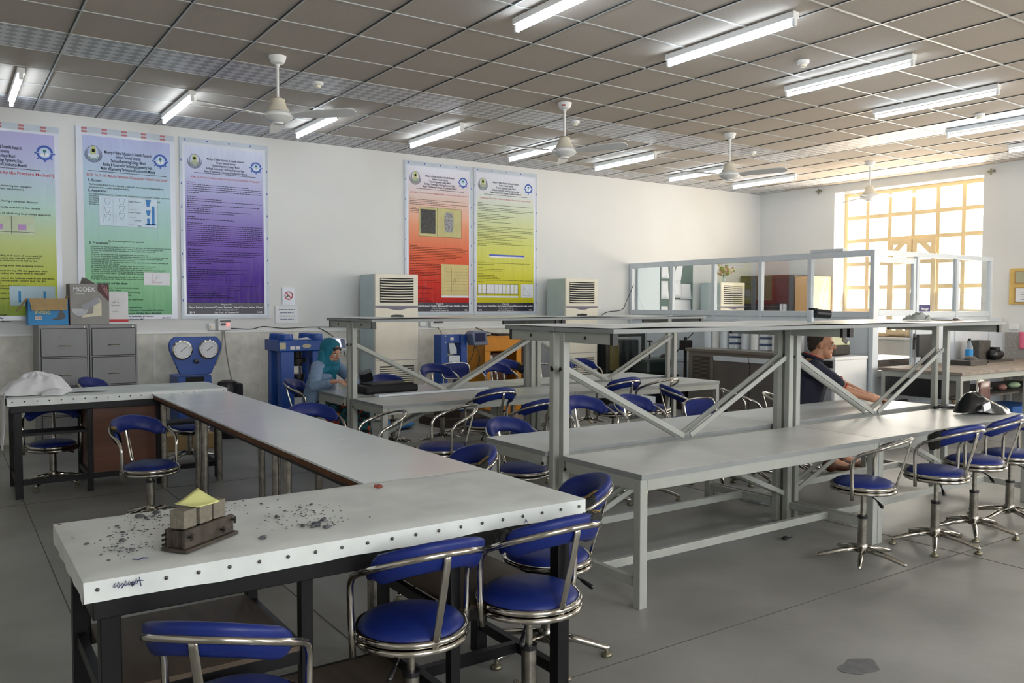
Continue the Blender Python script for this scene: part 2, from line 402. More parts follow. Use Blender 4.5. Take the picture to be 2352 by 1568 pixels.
# ================================================================== FLUORESCENT BATTENS
def batten_proto():
    t = thing('ceiling_batten', 'x', 'ceiling light')
    MB().box(-.03, .03, -.62, .62, HC-.052, HC-.006).build('housing', mWhite, t, bevel=.004)
    for s_ in (-1, 1): MB().box(-.016, .016, s_*.605-.012, s_*.605+.012, HC-.105, HC-.05).build('lampholder', mWhite, t, bevel=.003)
    MB().cyl((0, -.595, HC-.086), (0, .595, HC-.086), .0165, n=12).build('tube', mTube, t, smooth=True)
    return t
bp_ = batten_proto()
LB = [(.62, 8.98, 'leftmost batten, above the yellow poster with the mixer box'), (2.02, 8.93, 'batten in the far row above the green compacting factor poster'),
      (3.47, 8.87, 'batten in the far row behind the nearest ceiling fan blade'), (4.84, 8.66, 'batten in the far row above the red poster'),
      (6.38, 8.76, 'batten in the far row behind the second ceiling fan'), (7.82, 8.68, 'batten in the far row right of the second ceiling fan'),
      (9.45, 8.82, 'batten in the far row behind the third ceiling fan'), (10.9, 8.80, 'rightmost batten of the far row near the room corner'),
      (3.42, 4.33, 'nearest batten, cut by the top edge of the photo'), (4.92, 4.33, 'brightest near batten left of the near smoke detector'),
      (6.52, 4.40, 'near row batten right of the near smoke detector'), (8.03, 4.46, 'near row batten above the fourth ceiling fan'),
      (9.61, 4.55, 'near row batten below the far smoke detector at the right edge'), (11.17, 4.60, 'smallest near row batten at the extreme right edge')]
for i, (x, y, l) in enumerate(LB):
    o = bp_ if i == 0 else copy_tree(bp_)
    o.location = (x, y, 0); o['label'] = 'lit white fluorescent ' + l; o['group'] = 'fluorescent battens on the ceiling'

# ================================================================== CEILING FANS
def fan_proto():
    t = thing('ceiling_fan', 'x', 'ceiling fan', (0, 0, HC))
    L_ = dict(local=True)
    MB().lathe([(.002, 0), (.072, 0), (.068, -.02), (.052, -.055), (.02, -.068), (.016, -.085), (.002, -.085)]).build('canopy', mWhite, t, smooth='auto', **L_)
    MB().cyl((0, 0, -.08), (0, 0, -.40), .011).build('downrod', mWhite, t, smooth='auto', **L_)
    MB().lathe([(.002, -.33), (.03, -.335), (.055, -.35), (.068, -.40), (.09, -.435), (.098, -.452), (.085, -.456), (.002, -.456)]).build('motor_shroud', mCream, t, smooth='auto', **L_)
    MB().lathe([(.002, -.452), (.115, -.458), (.128, -.475), (.125, -.495), (.08, -.53), (.045, -.54), (.045, -.552), (.002, -.552)]).build('motor_hub', mWhite, t, smooth='auto', **L_)
    for k in range(3):
        a = 2*PI*k/3; ca, sa = math.cos(a), math.sin(a)
        b = MB()
        pts = [(.11, -.028), (.2, -.033), (.30, -.052), (.62, -.058), (.68, -.04), (.69, 0), (.68, .04), (.62, .058), (.30, .052), (.2, .033), (.11, .028)]
        vs = []
        for (r, w) in pts: vs.append((r*ca-w*sa, r*sa+w*ca, -.482-w*.34))
        vs2 = [(x, y, z-.006) for x, y, z in vs]; n = len(pts)
        b.add(vs+vs2, [tuple(range(n)), tuple(range(n, 2*n))[::-1]]+[(i, (i+1) % n, (i+1) % n+n, i+n) for i in range(n)])
        b.build('blade', mWhite, t, **L_)
    return t
fp = fan_proto()
for i, (x, y, r, l) in enumerate([(2.33, 6.81, -47, 'nearest white ceiling fan, hanging over the left of the room'), (5.24, 6.71, -66, 'second white ceiling fan, with a small red label on its canopy'),
        (7.77, 6.77, -72, 'third white ceiling fan, before the end of the far batten row'), (10.91, 6.95, -55, 'farthest white ceiling fan, hanging in front of the bright window')]):
    o = fp if i == 0 else copy_tree(fp)
    o.location = (x, y, HC); o.rotation_euler.z = math.radians(r); o['label'] = l; o['group'] = 'ceiling fans'
    if i == 1: MB().obox((x-.045, y-.042, HC-.03), (.012, -.012, 0), (.002, .002, -.001), (.002, .002, .010)).build('label_sticker', mRedB, o).matrix_parent_inverse = Matrix.Rotation(-math.radians(r), 4, 'Z')
def det_proto():
    t = thing('smoke_detector', 'x', 'smoke detector', (0, 0, HC))
    MB().lathe([(.002, 0), (.05, 0), (.05, -.02), (.042, -.03), (.002, -.03)]).build('base', mWhite, t, smooth='auto', local=True)
    MB().lathe([(.002, -.03), (.03, -.03), (.026, -.052), (.002, -.055)]).build('sensor', mCream, t, smooth='auto', local=True); return t
dp = det_proto()
for i, (x, y, l) in enumerate([(2.9, 7.38, 'behind the nearest fan on the patterned tile row'), (5.84, 7.29, 'just behind the second fan rod'), (5.97, 4.43, 'largest one, between the two near battens'),
        (8.91, 7.38, 'right of the third fan on the patterned row'), (9.15, 4.57, 'far right, between near battens')]):
    o = dp if i == 0 else copy_tree(dp)
    o.location = (x, y, HC); o['label'] = 'round white smoke detector on the ceiling, '+l; o['group'] = 'smoke detectors'
for x, y, z, l in ((XW, 8.9, 3.43, 'left of'), (XW, 6.05, 3.40, 'right of')):
    m_ = MB().box(x-.04, x, y-.05, y+.05, z-.012, z+.012).cyl((x-.03, y, z-.05), (x-.03, y, z+.04), .012).ell((x-.05, y-.05, z), .018, .018, .018)
    tag(m_.build('curtain_bracket', mBrass), 'small brass curtain bracket on the wall %s the window top' % l, 'bracket')

# ================================================================== POSTERS
HEAD = ["Ministry of Higher Education & Scientific Research", "Northern Technical University", "Technical Engineering College / Mosul",
        "Building & Construction Technology Engineering Dept .", "Master of Engineering Techniques of Construction Material"]
YP = YW-.012
def shield(parent, x, z, s, yellow=False):
    y = YP-.004
    k = MB()
    for rr in (.95, 1.1, 1.25):
        pts = [(x+s*rr*math.cos(a), y, z-.08*s+s*rr*math.sin(a)) for a in [PI+PI*i/20 for i in range(21)]]
        k.tube(pts, s*.035, 4, sy=.2, up=(0, 1, 0))
    for sx in (-1, 1):
        for q, hh in ((.8, .75), (.95, .7), (1.2, .35)): k.box(x+sx*q*s-s*.03, x+sx*q*s+s*.03, y-.0005, y, z-.08*s, z+hh*s)
    pts = [(x+s*.8*math.cos(a), y, z+.55*s+s*.75*math.sin(a)) for a in [PI*i/20 for i in range(21)]]
    k.tube(pts, s*.03, 4, sy=.2, up=(0, 1, 0))
    k.build('emblem_outline', mText, parent)
    MB().prism([(x+s*.4*math.cos(a), z+.5*s+s*.75*math.sin(a)) for a in [2*PI*i/20 for i in range(20)]], (0, y-.001, 0), (1, 0, 0), (0, 0, 1), (0, -.0005, 0)).build('emblem_crest', mat('emblem_yellow', 'c9c65a' if yellow else 'b9c07a', .5), parent)
    MB().box(x-s*.2, x+s*.2, y-.003, y-.0025, z+.25*s, z+.75*s).build('emblem_eagle', mTextK, parent)
    MB().prism([(x+s*.85*math.cos(a), z-.05*s+s*.85*math.sin(a)) for a in [PI+PI*i/14 for i in range(15)]], (0, y-.0015, 0), (1, 0, 0), (0, 0, 1), (0, -.0005, 0)).build('emblem_book', mat('emblem_grey' if yellow else 'emblem_pale', 'a5a79a' if yellow else 'c9d4de', .5), parent)
    k = MB(); k.tube([(x+s*.72*math.cos(a), y-.0028, z-.1*s+s*.68*math.sin(a)) for a in [PI*1.15+PI*.7*i/12 for i in range(13)]], s*.05, 4, sy=.2, up=(0, 1, 0)); k.build('emblem_arc', mat('emblem_green', '2f8a55', .5), parent)
def gear(parent, x, z, s):
    y = YP-.004; b = mat('emblem_blue', '2554ae', .4)
    k = MB()
    def arc(a0, a1, r0, r1):
        n = 18; p = [(x+r0*math.cos(a0+(a1-a0)*i/n), z+r0*math.sin(a0+(a1-a0)*i/n)) for i in range(n+1)]+[(x+r1*math.cos(a1-(a1-a0)*i/n), z+r1*math.sin(a1-(a1-a0)*i/n)) for i in range(n+1)]
        k.prism(p, (0, y, 0), (1, 0, 0), (0, 0, 1), (0, -.0005, 0))
    arc(.06, PI-.06, s*.72, s*1.0); arc(PI+.1, 2*PI-.1, s*.72, s)
    for a in (PI+.08, PI*1.25, PI*1.5, PI*1.75, 2*PI-.08):
        c_, s_ = math.cos(a), math.sin(a); k.obox((x+c_*s*1.1, y-.0003, z+s_*s*1.1), (c_*s*.14, 0, s_*s*.14), (-s_*s*.09, 0, c_*s*.09), (0, .0003, 0))
    k.build('emblem_gear', b, parent)
    MB().prism([(x+s*.6*math.cos(a), z+s*.6*math.sin(a)) for a in [2*PI*i/20 for i in range(20)]], (0, y, 0), (1, 0, 0), (0, 0, 1), (0, -.0004, 0)).build('emblem_disc', mat('emblem_sky', 'bcd3e8', .4), parent)
    t = MB().box(x-s*.03, x+s*.03, y-.0015, y-.001, z-s*.4, z+s*.1)
    t.prism([(x+s*.22*math.cos(a), z+s*.24+s*.2*math.sin(a)) for a in [2*PI*i/12 for i in range(12)]], (0, y-.001, 0), (1, 0, 0), (0, 0, 1), (0, -.0005, 0))
    t.build('emblem_tree', mat('emblem_tree_green', '2a6a6a', .5), parent)
    t = MB().prism([(x-s*.5, z-s*.4), (x-s*.4, z-s*.1), (x, z-s*.2), (x+s*.4, z-s*.1), (x+s*.5, z-s*.4), (x, z-s*.45)], (0, y-.0006, 0), (1, 0, 0), (0, 0, 1), (0, -.0003, 0)); t.build('emblem_book', mTextW, parent)
def wordbars(mb, x0, x1, z, h, fill=1., y=None):
    y = YP-.0025 if y is None else y
    x = x0; end = x0+(x1-x0)*fill
    while x < end:
        w = random.uniform(.008, .032)*(h/.006); w = min(w, end-x)
        mb.box(x, x+w, y-.0004, y, z-h*.42, z+h*.42); x += w+h*.7
def poster(x0, x1, z0, z1, label, stops, bx=(.05, .05), bz=(.05, .09), tape='b', cut=None):
    t = thing('poster', label, 'poster', ((x0+x1)/2, YP, z0), 0, 'test method posters on the long wall')
    MB().box(x0, x1, YP-.002, YP+.010, z0, z1).build('border_sheet', mBorder, t)
    px0, px1, pz0, pz1 = x0+bx[0], x1-bx[1], z0+bz[0], z1-bz[1]
    MB().box(px0, px1, YP-.0024, YP-.0018, pz0, pz1).build('printed_sheet', gradient('poster_print', stops), t)
    tp = MB(); tr = MB()
    if tape == 'r':
        tp.box(px0-.01, x1-.005, YP-.004, YP-.003, z1-.065, z1)
        for k in range(5):
            xx = px0-.01+.2*k
            for zz in (z1-.028, z1-.062): tr.box(xx, xx+.055, YP-.0046, YP-.004, zz, zz+.02)
    else:
        tp.box(x0, x1, YP-.004, YP-.003, z1-.055, z1).box(x0, x0+.03, YP-.0038, YP-.003, z0+.036, z1-.056).box(x1-.03, x1, YP-.0038, YP-.003, z0+.036, z1-.056).box(x0, x1, YP-.004, YP-.003, z0, z0+.035)
        for k in range(7):
            tr.box(x0+.009, x0+.021, YP-.0046, YP-.004, z0+.2+.27*k, z0+.225+.27*k); tr.box(x1-.021, x1-.009, YP-.0046, YP-.004, z0+.15+.27*k, z0+.175+.27*k)
        for k in range(4): tr.box(x0+.05+.25*k, x0+.07+.25*k, YP-.0046, YP-.004, z1-.035, z1-.018)
    tp.build('adhesive_tape', mTapeS, t); tr.build('tape_print', mTapeR if tape == 'r' else mat('tape_blue_print', '5568a8', .5), t)
    return t, px0, px1, pz0, pz1
def heading(t, cx, pt, W5, step, size, first, rule, title=None, tz=0, tsize=.03, tw=None):
    for i, (l, f_) in enumerate(zip(HEAD, (.86, .46, .64, .91, 1.))):
        txt('heading_text', l, mText, t, (cx, YP-.003, pt-first-step*i-size*.35), size, bold=.014, width=W5*f_)
    MB().box(cx-W5*.72, cx+W5*.72, YP-.0034, YP-.0026, pt-rule-.002, pt-rule+.003).build('rule_line', mTextK, t)
    if title: txt('title_text', title, mRed, t, (cx, YP-.003, pt-tz-tsize*.35), tsize, bold=.008, width=tw)
def block(t, x, pt, first, step, size, lines, width, name='body_text', m=None, align='LEFT', bold=.012):
    txt(name, '\n'.join(lines), m or mTextK, t, (x, YP-.003, pt-first-size*.35), size, align, bold=bold, line=step/size, width=width)
# --- poster 1 (left, cut by the photo edge)
t, a, b, z0, z1 = poster(.07, 1.09, 1.30, 3.35, 'green and lavender poster cut off by the left edge, above the blue box', [(0, '8fa82c'), (.18, 'b5bf3c'), (.4, 'c2d08a'), (.6, 'b9d9d2'), (.85, 'b9bfe0'), (1, 'b4b2de')], tape='r')
pt = z1-.09; heading(t, .50, pt, .56, .0445, .046, .073, .29); gear(t, .95, pt-.10, .078)
txt('title_text', 'Measurement of Freshly Mixed Concrete by the Pressure Method"]', mRed, t, (1.03, YP-.003, pt-.35), .044, 'RIGHT', bold=.01)
bt = ["with relatively dense aggregates by observing the change in", "and the applied pressure (at a constant temperature)", "", "", "", "in shape, made of steel, hard metal, having a minimum diameter", "(L) .", "metal, or other hard material not readily attacked by the cement", "valves.", "integral part of the cover assembly, or which may be provided separately.", "in diameter and not less than (400) mm, in length, having the", "", "section."]
block(t, .12, pt, .47, .0316, .026, bt, .88)
bt2 = ["the sand, free surface.", "approximately equal volume. Rodding each layer of concrete (25)", "then as directed in making compressive test cylinder specimens.", "(10 to 15) times with the mallet to close any voids left by the", "been trapped.", "the top flange or rim of the measuring bowl with a sawing motion", "", "Close the petcock and funnel valve at the top. Fill the apparatus with", "water. Close the funnel valve and adjust the water level in the sight", "", "means of the tube until it rises to about the halfway mark in the standpipe.", "before closing the vent at the top of the water column (see Fig. 4A).", "by means of the small hand pump.", "and, when the pressure gage indicates the exact test", "division or subdivision on the graduated precision bore", "", "of the water column and tap the sides of the bowl lightly for about 1 min.", "", "divisions, and then, calculate the apparent air content as follows:"]
block(t, .12, pt, 1.165, .0262, .024, bt2, .90)
fg = MB().box(.25, .84, YP-.0036, YP-.003, z0+.85, z0+1.04); fg.build('figure_panel', mat('figure_tint', 'c2cfb0', .5), t)
fg = MB().box(.63, .634, YP-.0042, YP-.0036, z0+.85, z0+1.04).box(.25, .84, YP-.0042, YP-.0036, z0+.872, z0+.876); fg.build('figure_lines', mTextK, t)
for q in (.48, .69): MB().box(q, q+.075, YP-.0044, YP-.0038, z0+.895, z0+.955).build('figure_vessel', mat('figure_pink', 'b48fc4', .5), t)
MB().box(.60, 1.02, YP-.0036, YP-.003, z0+.105, z0+.31).build('figure_panel', mat('figure_blue', 'b6cfd9', .5), t)
for q in (.68, .91): MB().box(q, q+.022, YP-.0044, YP-.0038, z0+.14, z0+.26).build('figure_vessel', mBoxB, t)
block(t, .40, z1-.09, 1.775, .034, .026, ['Prepared by', 'Khalid Abdul Razak, Nisreen', 'saadi Mahmood, Wafaa', 'Supervision of assistant professor', 'Ali Hussein Ali'], .40, 'footer_text', None, 'CENTER')
# --- poster 2 (green, compacting factor)
t, a, b, z0, z1 = poster(1.245, 2.26, 1.305, 3.395, 'tall lavender to green poster about compacting factor, behind the mixer box', [(0, '78b486'), (.2, '8fc79a'), (.45, 'a6cfc2'), (.7, 'b3cfdc'), (1, 'b6bde4')], bx=(.065, .055), tape='r')
pt = z1-.09; PL = 1.31
heading(t, 1.765, pt, .56, .0445, .046, .073, .29, '[BS 1881 : Part 103 : 1983, "Method for Determination of Compacting Factor of Hydraulic Cement Concrete"]', .332, .042, .84)
shield(t, 1.415, pt-.105, .068); gear(t, 2.10, pt-.115, .072)
for dz, s_ in ((.39, '1. Scope :'), (.50, '2. Apparatus :'), (1.07, '3. Procedure :')): txt('section_title', s_, mText, t, (PL+.045, YP-.003, pt-dz-.012), .036, 'LEFT', bold=.014)
txt('section_title', '4. Computations and data sheet:', mText, t, (PL+.065, YP-.003, pt-1.522), .034, 'LEFT', bold=.014, width=.36)
block(t, PL+.055, pt, .435, .030, .025, ["This Part of this British Standard describes a method for determination of compacting factor", "of concrete of low, medium and high workability."], .77)
block(t, PL+.05, pt, .537, .0222, .020, ["(a) Compacting factor apparatus Consists of two conical hoppers mounted above a cylinder, its essential", "dimensions are shown in Fig. (1) .", "(b) Tamping rod Constructed of (16) mm diameter metal rod approximately (600) mm long.", "(c) Trowel Requires the use of two trowels.", "(d) Scoop Capable of withstanding an attack by cement paste.", "(e) Scales or Balance Capable of weighing up to (25) kg to an accuracy of (10) g or better."], .83)
pr = ["(a) Ensure the internal surfaces of the hoppers and cylinders are free from hardened concrete", "(b) Moisten all the internal surfaces with a damp cloth before commencing each test.", "(c) Place the compacting factor apparatus on a level rigid surface free from", "vibration.", "(d) Empty the sample from the container(s) onto the sampling tray.", "(e) Gently fill the upper hopper with concrete using the scoop, then immediately open the", "trapdoors to allow the concrete to fall into the second hopper. Undertake this test", "(4) minutes after the mixing process is completed.", "(f) Immediately after the concrete has come to rest, open the lower trapdoor allowing the", "concrete to fall into the cylinder.", "(g) Level the top of the cylinder and wipe clean any concrete on the mould.", "(h) Determine the mass of the concrete in the cylinder to the nearest", "(10) grams. This mass is known as the \"mass of the partially-compacted concrete (mp)\"", "(i) Empty the cylinder and fill with a new sample of concrete and compact by rodding", " the concrete in three layers. Carefully strike off the top surface and clean the outside", "of the cylinder.", "(j) Determine the mass of the concrete in the cylinder to the nearest (10) grams.", "This mass is known as the \"mass of fully compacted concrete (mf)\"."]
block(t, PL+.06, pt, 1.11, .0208, .0195, pr, .83)
block(t, PL+.085, pt, 1.56, .0258, .023, ["The compacting factor is determined from the formula:", "Compacting factor (CF) = mp/mf", "where mp = mass of the partially-compacted concrete(g)", "mf = mass of the fully-compacted concrete(g)", "Express the result to two decimal places", "Relation between compacting factor (CF) and water/cement", "ratio is shown in Fig (2)."], .50)
block(t, 1.80, pt, 1.775, .034, .025, ['Prepared by', 'Khalid Abdul Razak, Nisreen Nasrallah Abdullatif', 'Marwa saadi Mahmood, Wafaa Hani Abdullah', 'supervision of assistant professor', 'Ali Hussein Ali'], .62, 'footer_text', mText, 'CENTER')
txt('year_text', 'AD 2019', mText, t, (2.14, YP-.003, pt-1.905), .026, bold=.012)
txt('caption_text', '(Fig 1)Compacting factor test apparatus', mTextK, t, (1.73, YP-.003, pt-1.052), .024, bold=.01, width=.37)
z9 = z0+.045
MB().box(1.46, 2.06, YP-.0036, YP-.003, z9+.935, z9+1.265).build('figure_panel', mat('figure_pale', 'c3d6e4', .4), t)
fg = MB()
for q in (1.46, 2.058): fg.box(q, q+.002, YP-.0044, YP-.0038, z9+.935, z9+1.265)
for q in (z9+.935, z9+1.263): fg.box(1.46, 2.06, YP-.0044, YP-.0038, q, q+.002)
for (cx, cz) in ((1.545, z9+1.2), (1.545, z9+1.11), (1.545, z9+1.03), (1.69, z9+1.21), (1.69, z9+1.13), (1.69, z9+1.05)):
    for s_ in (-1, 1): fg.beam((cx+s_*.03, YP-.0041, cz+.03), (cx+s_*.015, YP-.0041, cz-.03), .0006, .003, up=(1, 0, 0))
    fg.box(cx-.03, cx+.03, YP-.0044, YP-.0038, cz+.03, cz+.033); fg.box(cx-.015, cx+.015, YP-.0044, YP-.0038, cz-.033, cz-.03)
for q in (1.50, 1.60, 1.63, 1.76): fg.box(q, q+.0015, YP-.0044, YP-.0038, z9+.97, z9+1.24)
for q in range(4): fg.box(1.46+.3, 1.84, YP-.0044, YP-.0038, z9+.96+.085*q, z9+.962+.085*q)
fg.build('figure_lines', mat('figure_ink', '566089', .5), t)
fg = MB().prism([(1.935, z9+1.25), (1.995, z9+1.25), (1.975, z9+1.17), (1.95, z9+1.17)], (0, YP-.0038, 0), (1, 0, 0), (0, 0, 1), (0, -.0006, 0))
fg.prism([(1.94, z9+1.13), (1.99, z9+1.13), (1.975, z9+1.07), (1.952, z9+1.07)], (0, YP-.0038, 0), (1, 0, 0), (0, 0, 1), (0, -.0006, 0))
fg.box(1.95, 1.98, YP-.0044, YP-.0038, z9+.97, z9+1.04).box(2.0, 2.03, YP-.0044, YP-.0038, z9+.97, z9+1.18).box(1.93, 2.045, YP-.0044, YP-.0038, z9+.965, z9+.98)
fg.build('figure_apparatus', mat('figure_blue_solid', '2276c0', .4), t)
for zz, s_ in ((1.22, 'Upper Hopper'), (1.10, 'Lower Hopper'), (1.015, 'Cylinder'), (.955, 'Base')): txt('caption_text', s_, mTextK, t, (1.89, YP-.004, z9+zz-.01), .022, 'RIGHT', bold=.006)
MB().box(1.905, 2.185, YP-.0050, YP-.0045, z0+.335, z0+.48).build('figure_panel', mPaper, t)
fg = MB().box(1.99, 1.993, YP-.0056, YP-.0051, z0+.365, z0+.47).box(1.985, 2.10, YP-.0056, YP-.0051, z0+.362, z0+.365)
fg.tube([(2.0+.05*k/6, YP-.0054, z0+.375+.08*(k/6)**2) for k in range(7)], .0012, 4); fg.build('figure_lines', mRed, t)
# --- poster 3 (purple)
def footer(t, a, b, z0, names, h=.13):
    MB().box(a, b, YP-.0034, YP-.0026, z0, z0+h).build('footer_band', mat('footer_navy', '12122a', .3), t)
    c_ = (a+b)/2
    txt('footer_text', 'Prepared by', mTextW, t, (c_, YP-.004, z0+h*.80), .024, bold=.01)
    txt('footer_text', names, mTextW, t, (c_, YP-.004, z0+h*.53), .034, bold=.014, width=(b-a)*.965)
    txt('footer_text', 'Under the Supervision of', mTextW, t, (c_, YP-.004, z0+h*.31), .024, bold=.01)
    txt('footer_text', 'Ass. Prof. Ali Hussein Ali', mTextW, t, (c_, YP-.004, z0+h*.06), .028, bold=.012)
    txt('year_text', '2019', mTextW, t, (a+.06, YP-.004, z0+h*.07), .030, bold=.012)
    txt('year_text', '1440', mTextW, t, (b-.06, YP-.004, z0+h*.07), .030, bold=.012)
def bodylines(t, a, b, ztop, groups, h=.0065, gap=.021):
    mb = MB(); z = ztop
    for g in groups:
        for fl in g:
            wordbars(mb, a+.02, b-.02, z, h, fl); z -= gap
        z -= gap
    mb.build('body_text', mTextK, t)
t, a, b, z0, z1 = poster(2.31, 3.335, 1.305, 3.40, 'tall purple gradient poster, left group, above the white switch box', [(0, '401d7c'), (.22, '4c2690'), (.45, '7a62b4'), (.7, 'a8a4d4'), (.85, 'bfc6e2'), (1, 'cfd6ea')], bx=(.055, .06), bz=(.055, .09))
pt = z1-.09; heading(t, 2.83, pt, .50, .036, .034, .045, .215, '[ASTM C 128 - 01, "Standard Test Method for Relative Density (Specific Gravity) and Absorption of Fine Aggregate"]', .265, .027, .80)
shield(t, 2.475, pt-.085, .062, True); gear(t, 3.19, pt-.095, .064)
bodylines(t, a, b, z1-.42, [[.1, .83, 1, 1, 1, .15], [.12, .45, 1, .1, .97, .35, .3, .85, .62], [.1, .62], [.2, 1, 1, 1, 1, 1, 1, 1, 1, 1, 1, 1], [.2, 1, 1, .9, .4, .6, .8, .3], [.12, .8, .5, .75, .5, .4, .6], [.15, .9, .6, .7, .5, .4, .5, .6]], h=.0075, gap=.0235)
footer(t, a, b, z0, 'Qays Bahaa Hameed/Omar Sameer Alani/Omar Saber Khalaf')
# --- poster 4 (red)
t, a, b, z0, z1 = poster(5.19, 6.262, 1.335, 3.42, 'tall white to red gradient poster partly behind the nearer cooler tower', [(0, 'b01f22'), (.2, 'c7352a'), (.4, 'dc6a48'), (.6, 'e39d7c'), (.78, 'dcc3b8'), (.9, 'd9d4de'), (1, 'dcdfea')], bx=(.06, .055), bz=(.045, .07), tape='b')
pt = z1-.07; heading(t, 5.74, pt, .53, .036, .035, .045, .225, '[ASTM C 469 - 02, "Standard Test Method for Static Modulus of Elasticity and Poisson\'s Ratio of Concrete in Compression"]', .28, .026, .92)
shield(t, 5.355, pt-.085, .068, True); gear(t, 6.11, pt-.09, .068)
bodylines(t, a, b, z1-.42, [[.08, .95, .5, 1, .8], [.1, .6, .35, .4]], h=.007, gap=.0225)
bodylines(t, a, b, z1-1.07, [[.12, .9, 1, .95, .98, .8, .9, .8, .6, .6], [.5, .75, .95, .55, .9, .45, .6, .4]], h=.007, gap=.0225)
bodylines(t, a, a+.55, z1-1.52, [[.2, .8, .9, .3], [.5, .7], [.6, .6, .3], [.5, .6, .7]], h=.007, gap=.0225)
MB().box(5.41, 6.08, YP-.0036, YP-.003, z0+1.03, z0+1.43).build('figure_panel', mat('figure_khaki', 'b9b27a', .4), t)
fg = MB().box(5.43, 5.665, YP-.0044, YP-.0038, z0+1.07, z0+1.40); fg.build('figure_photo', mat('photo_dark', '2b2c2c', .3, var=.9, scale=30), t)
fg = MB()
for q in (5.41, 5.695, 6.078): fg.box(q, q+.003, YP-.0044, YP-.0038, z0+1.03, z0+1.43)
for q in (z0+1.03, z0+1.427): fg.box(5.41, 6.08, YP-.0044, YP-.0038, q, q+.003)
fg.build('figure_lines', mTextK, t)
fg = MB().prism([(5.88+.075*math.cos(k*PI/8), z0+1.24+.15*max(-.9, min(.9, 1.3*math.sin(k*PI/8)))) for k in range(16)], (0, YP-.0038, 0), (1, 0, 0), (0, 0, 1), (0, -.0006, 0)); fg.build('figure_cage', mat('figure_steel', '8c8c90', .3, var=.6, scale=40), t)
MB().box(5.76, 6.20, YP-.0036, YP-.003, z0+.22, z0+.66).build('figure_chart', mat('figure_cream', 'c9b878', .4), t)
MB().box(5.76, 6.20, YP-.0038, YP-.0032, z0+.195, z0+.222).build('figure_caption_strip', mPaper, t)
fg = MB()
for k in range(8): fg.box(5.80, 6.19, YP-.0044, YP-.0038, z0+.29+.044*k, z0+.2915+.044*k)
fg.box(5.92, 5.923, YP-.0044, YP-.0038, z0+.28, z0+.60).tube([(5.94+.05*k/6, YP-.004, z0+.32+.15*math.sin(k/6*2.6)) for k in range(7)], .0015, 4)
fg.build('figure_lines', mTextK, t)
footer(t, a, b, z0, 'Abdulqader/Hussam Thabit Mohamed/Omar Hashim Ahmed', .125)
# --- poster 5 (yellow)
t, a, b, z0, z1 = poster(6.29, 7.40, 1.335, 3.425, 'tall white to yellow gradient poster, right of the red one', [(0, 'bdb41a'), (.2, 'cfca34'), (.5, 'ccd078'), (.72, 'cbd4b4'), (.88, 'd3d7dd'), (1, 'd9dce8')], bx=(.045, .06), bz=(.045, .07))
pt = z1-.07; heading(t, 6.84, pt, .53, .036, .035, .045, .225, '[ASTM Standard C143/C143M - 00, "Standard Test Method for Slump of Hydraulic Cement Concrete"]', .28, .026, .88)
shield(t, 6.44, pt-.085, .066, True); gear(t, 7.24, pt-.09, .068)
bodylines(t, a, b, z1-.42, [[.08, .98, .1, .75, 1, .9], [.4, .65, .55, .5, .2, .6], [.15, 1, .6, 1, 1, .3, .8, .9, .5, .8, .3, .6, .98, .15]], h=.007, gap=.0225)
bodylines(t, a, b, z0+.72, [[.12, .95, .3], [.1, .45, .42], [.1, .3, .35, .4, 1, .1], [.12, .7], [.75]], h=.007, gap=.0225)
MB().box(6.55, 7.17, YP-.0036, YP-.003, z0+.80, z0+.825).build('table_header', mat('table_blue', '3d55b4', .4), t)
MB().box(6.55, 7.17, YP-.0036, YP-.003, z0+.782, z0+.80).build('table_row', mPaper, t)
fg = MB().box(6.35, 7.06, YP-.0036, YP-.003, z0+.20, z0+.225)
for k in range(10):
    if k % 2 == 0 or k > 6: fg.box(6.36+.07*k, 6.42+.07*k, YP-.0036, YP-.003, z0+.255, z0+.39)
    else: fg.box(6.36+.07*k, 6.42+.07*k, YP-.0036, YP-.003, z0+.255, z0+.39)
fg.box(7.11, 7.33, YP-.0036, YP-.003, z0+.20, z0+.40); fg.build('figure_panel', mPaper, t)
fg = MB().box(6.355, 7.06, YP-.0044, YP-.0038, z0+.392, z0+.396).box(6.355, 7.06, YP-.0044, YP-.0038, z0+.25, z0+.254)
for k in range(6): fg.box(6.355+.14*k, 6.359+.14*k, YP-.0044, YP-.0038, z0+.23, z0+.395)
fg.box(7.15, 7.152, YP-.0044, YP-.0038, z0+.23, z0+.39).box(7.15, 7.29, YP-.0044, YP-.0038, z0+.23, z0+.232)
fg.tube([(7.165+.1*k/7, YP-.004, z0+.37-.11*math.sqrt(k/7)) for k in range(8)], .0014, 4); fg.build('figure_lines', mTextK, t)
footer(t, a, b, z0, 'Omar Saber Khalaf/Salah Abd Alsattar Dawood/Mohammad nafea joodah', .125)
# --- small signs and wall electrics
t = thing('no_smoking_sign', 'small white sheet with red no smoking roundel on the long wall', 'sign', (3.58, YP, 1.47))
MB().box(3.50, 3.66, YP-.001, YP+.012, 1.47, 1.685).build('sheet', mBorder, t)
MB().tube([(3.58+.048*math.cos(2*PI*k/28), YP-.003, 1.585+.048*math.sin(2*PI*k/28)) for k in range(28)], .006, 6, closed=True).obox((3.58, YP-.002, 1.585), (.036, 0, -.036), (.004, 0, .004), (0, .001, 0)).build('red_roundel', mRedB, t)
MB().obox((3.57, YP-.0015, 1.58), (.022, 0, .012), (-.003, 0, .005), (0, .0005, 0)).box(3.565, 3.575, YP-.002, YP-.0015, 1.56, 1.59).build('cigarette_mark', mat('sign_green', '2f5a4a', .5), t)
t = thing('notice_sheet', 'white notice sheet with lines of Arabic writing below the no smoking sign', 'notice', (3.555, YP, 1.24))
MB().box(3.41, 3.70, YP-.002, YP+.012, 1.24, 1.455).build('sheet', mPaper, t)
mb = MB()
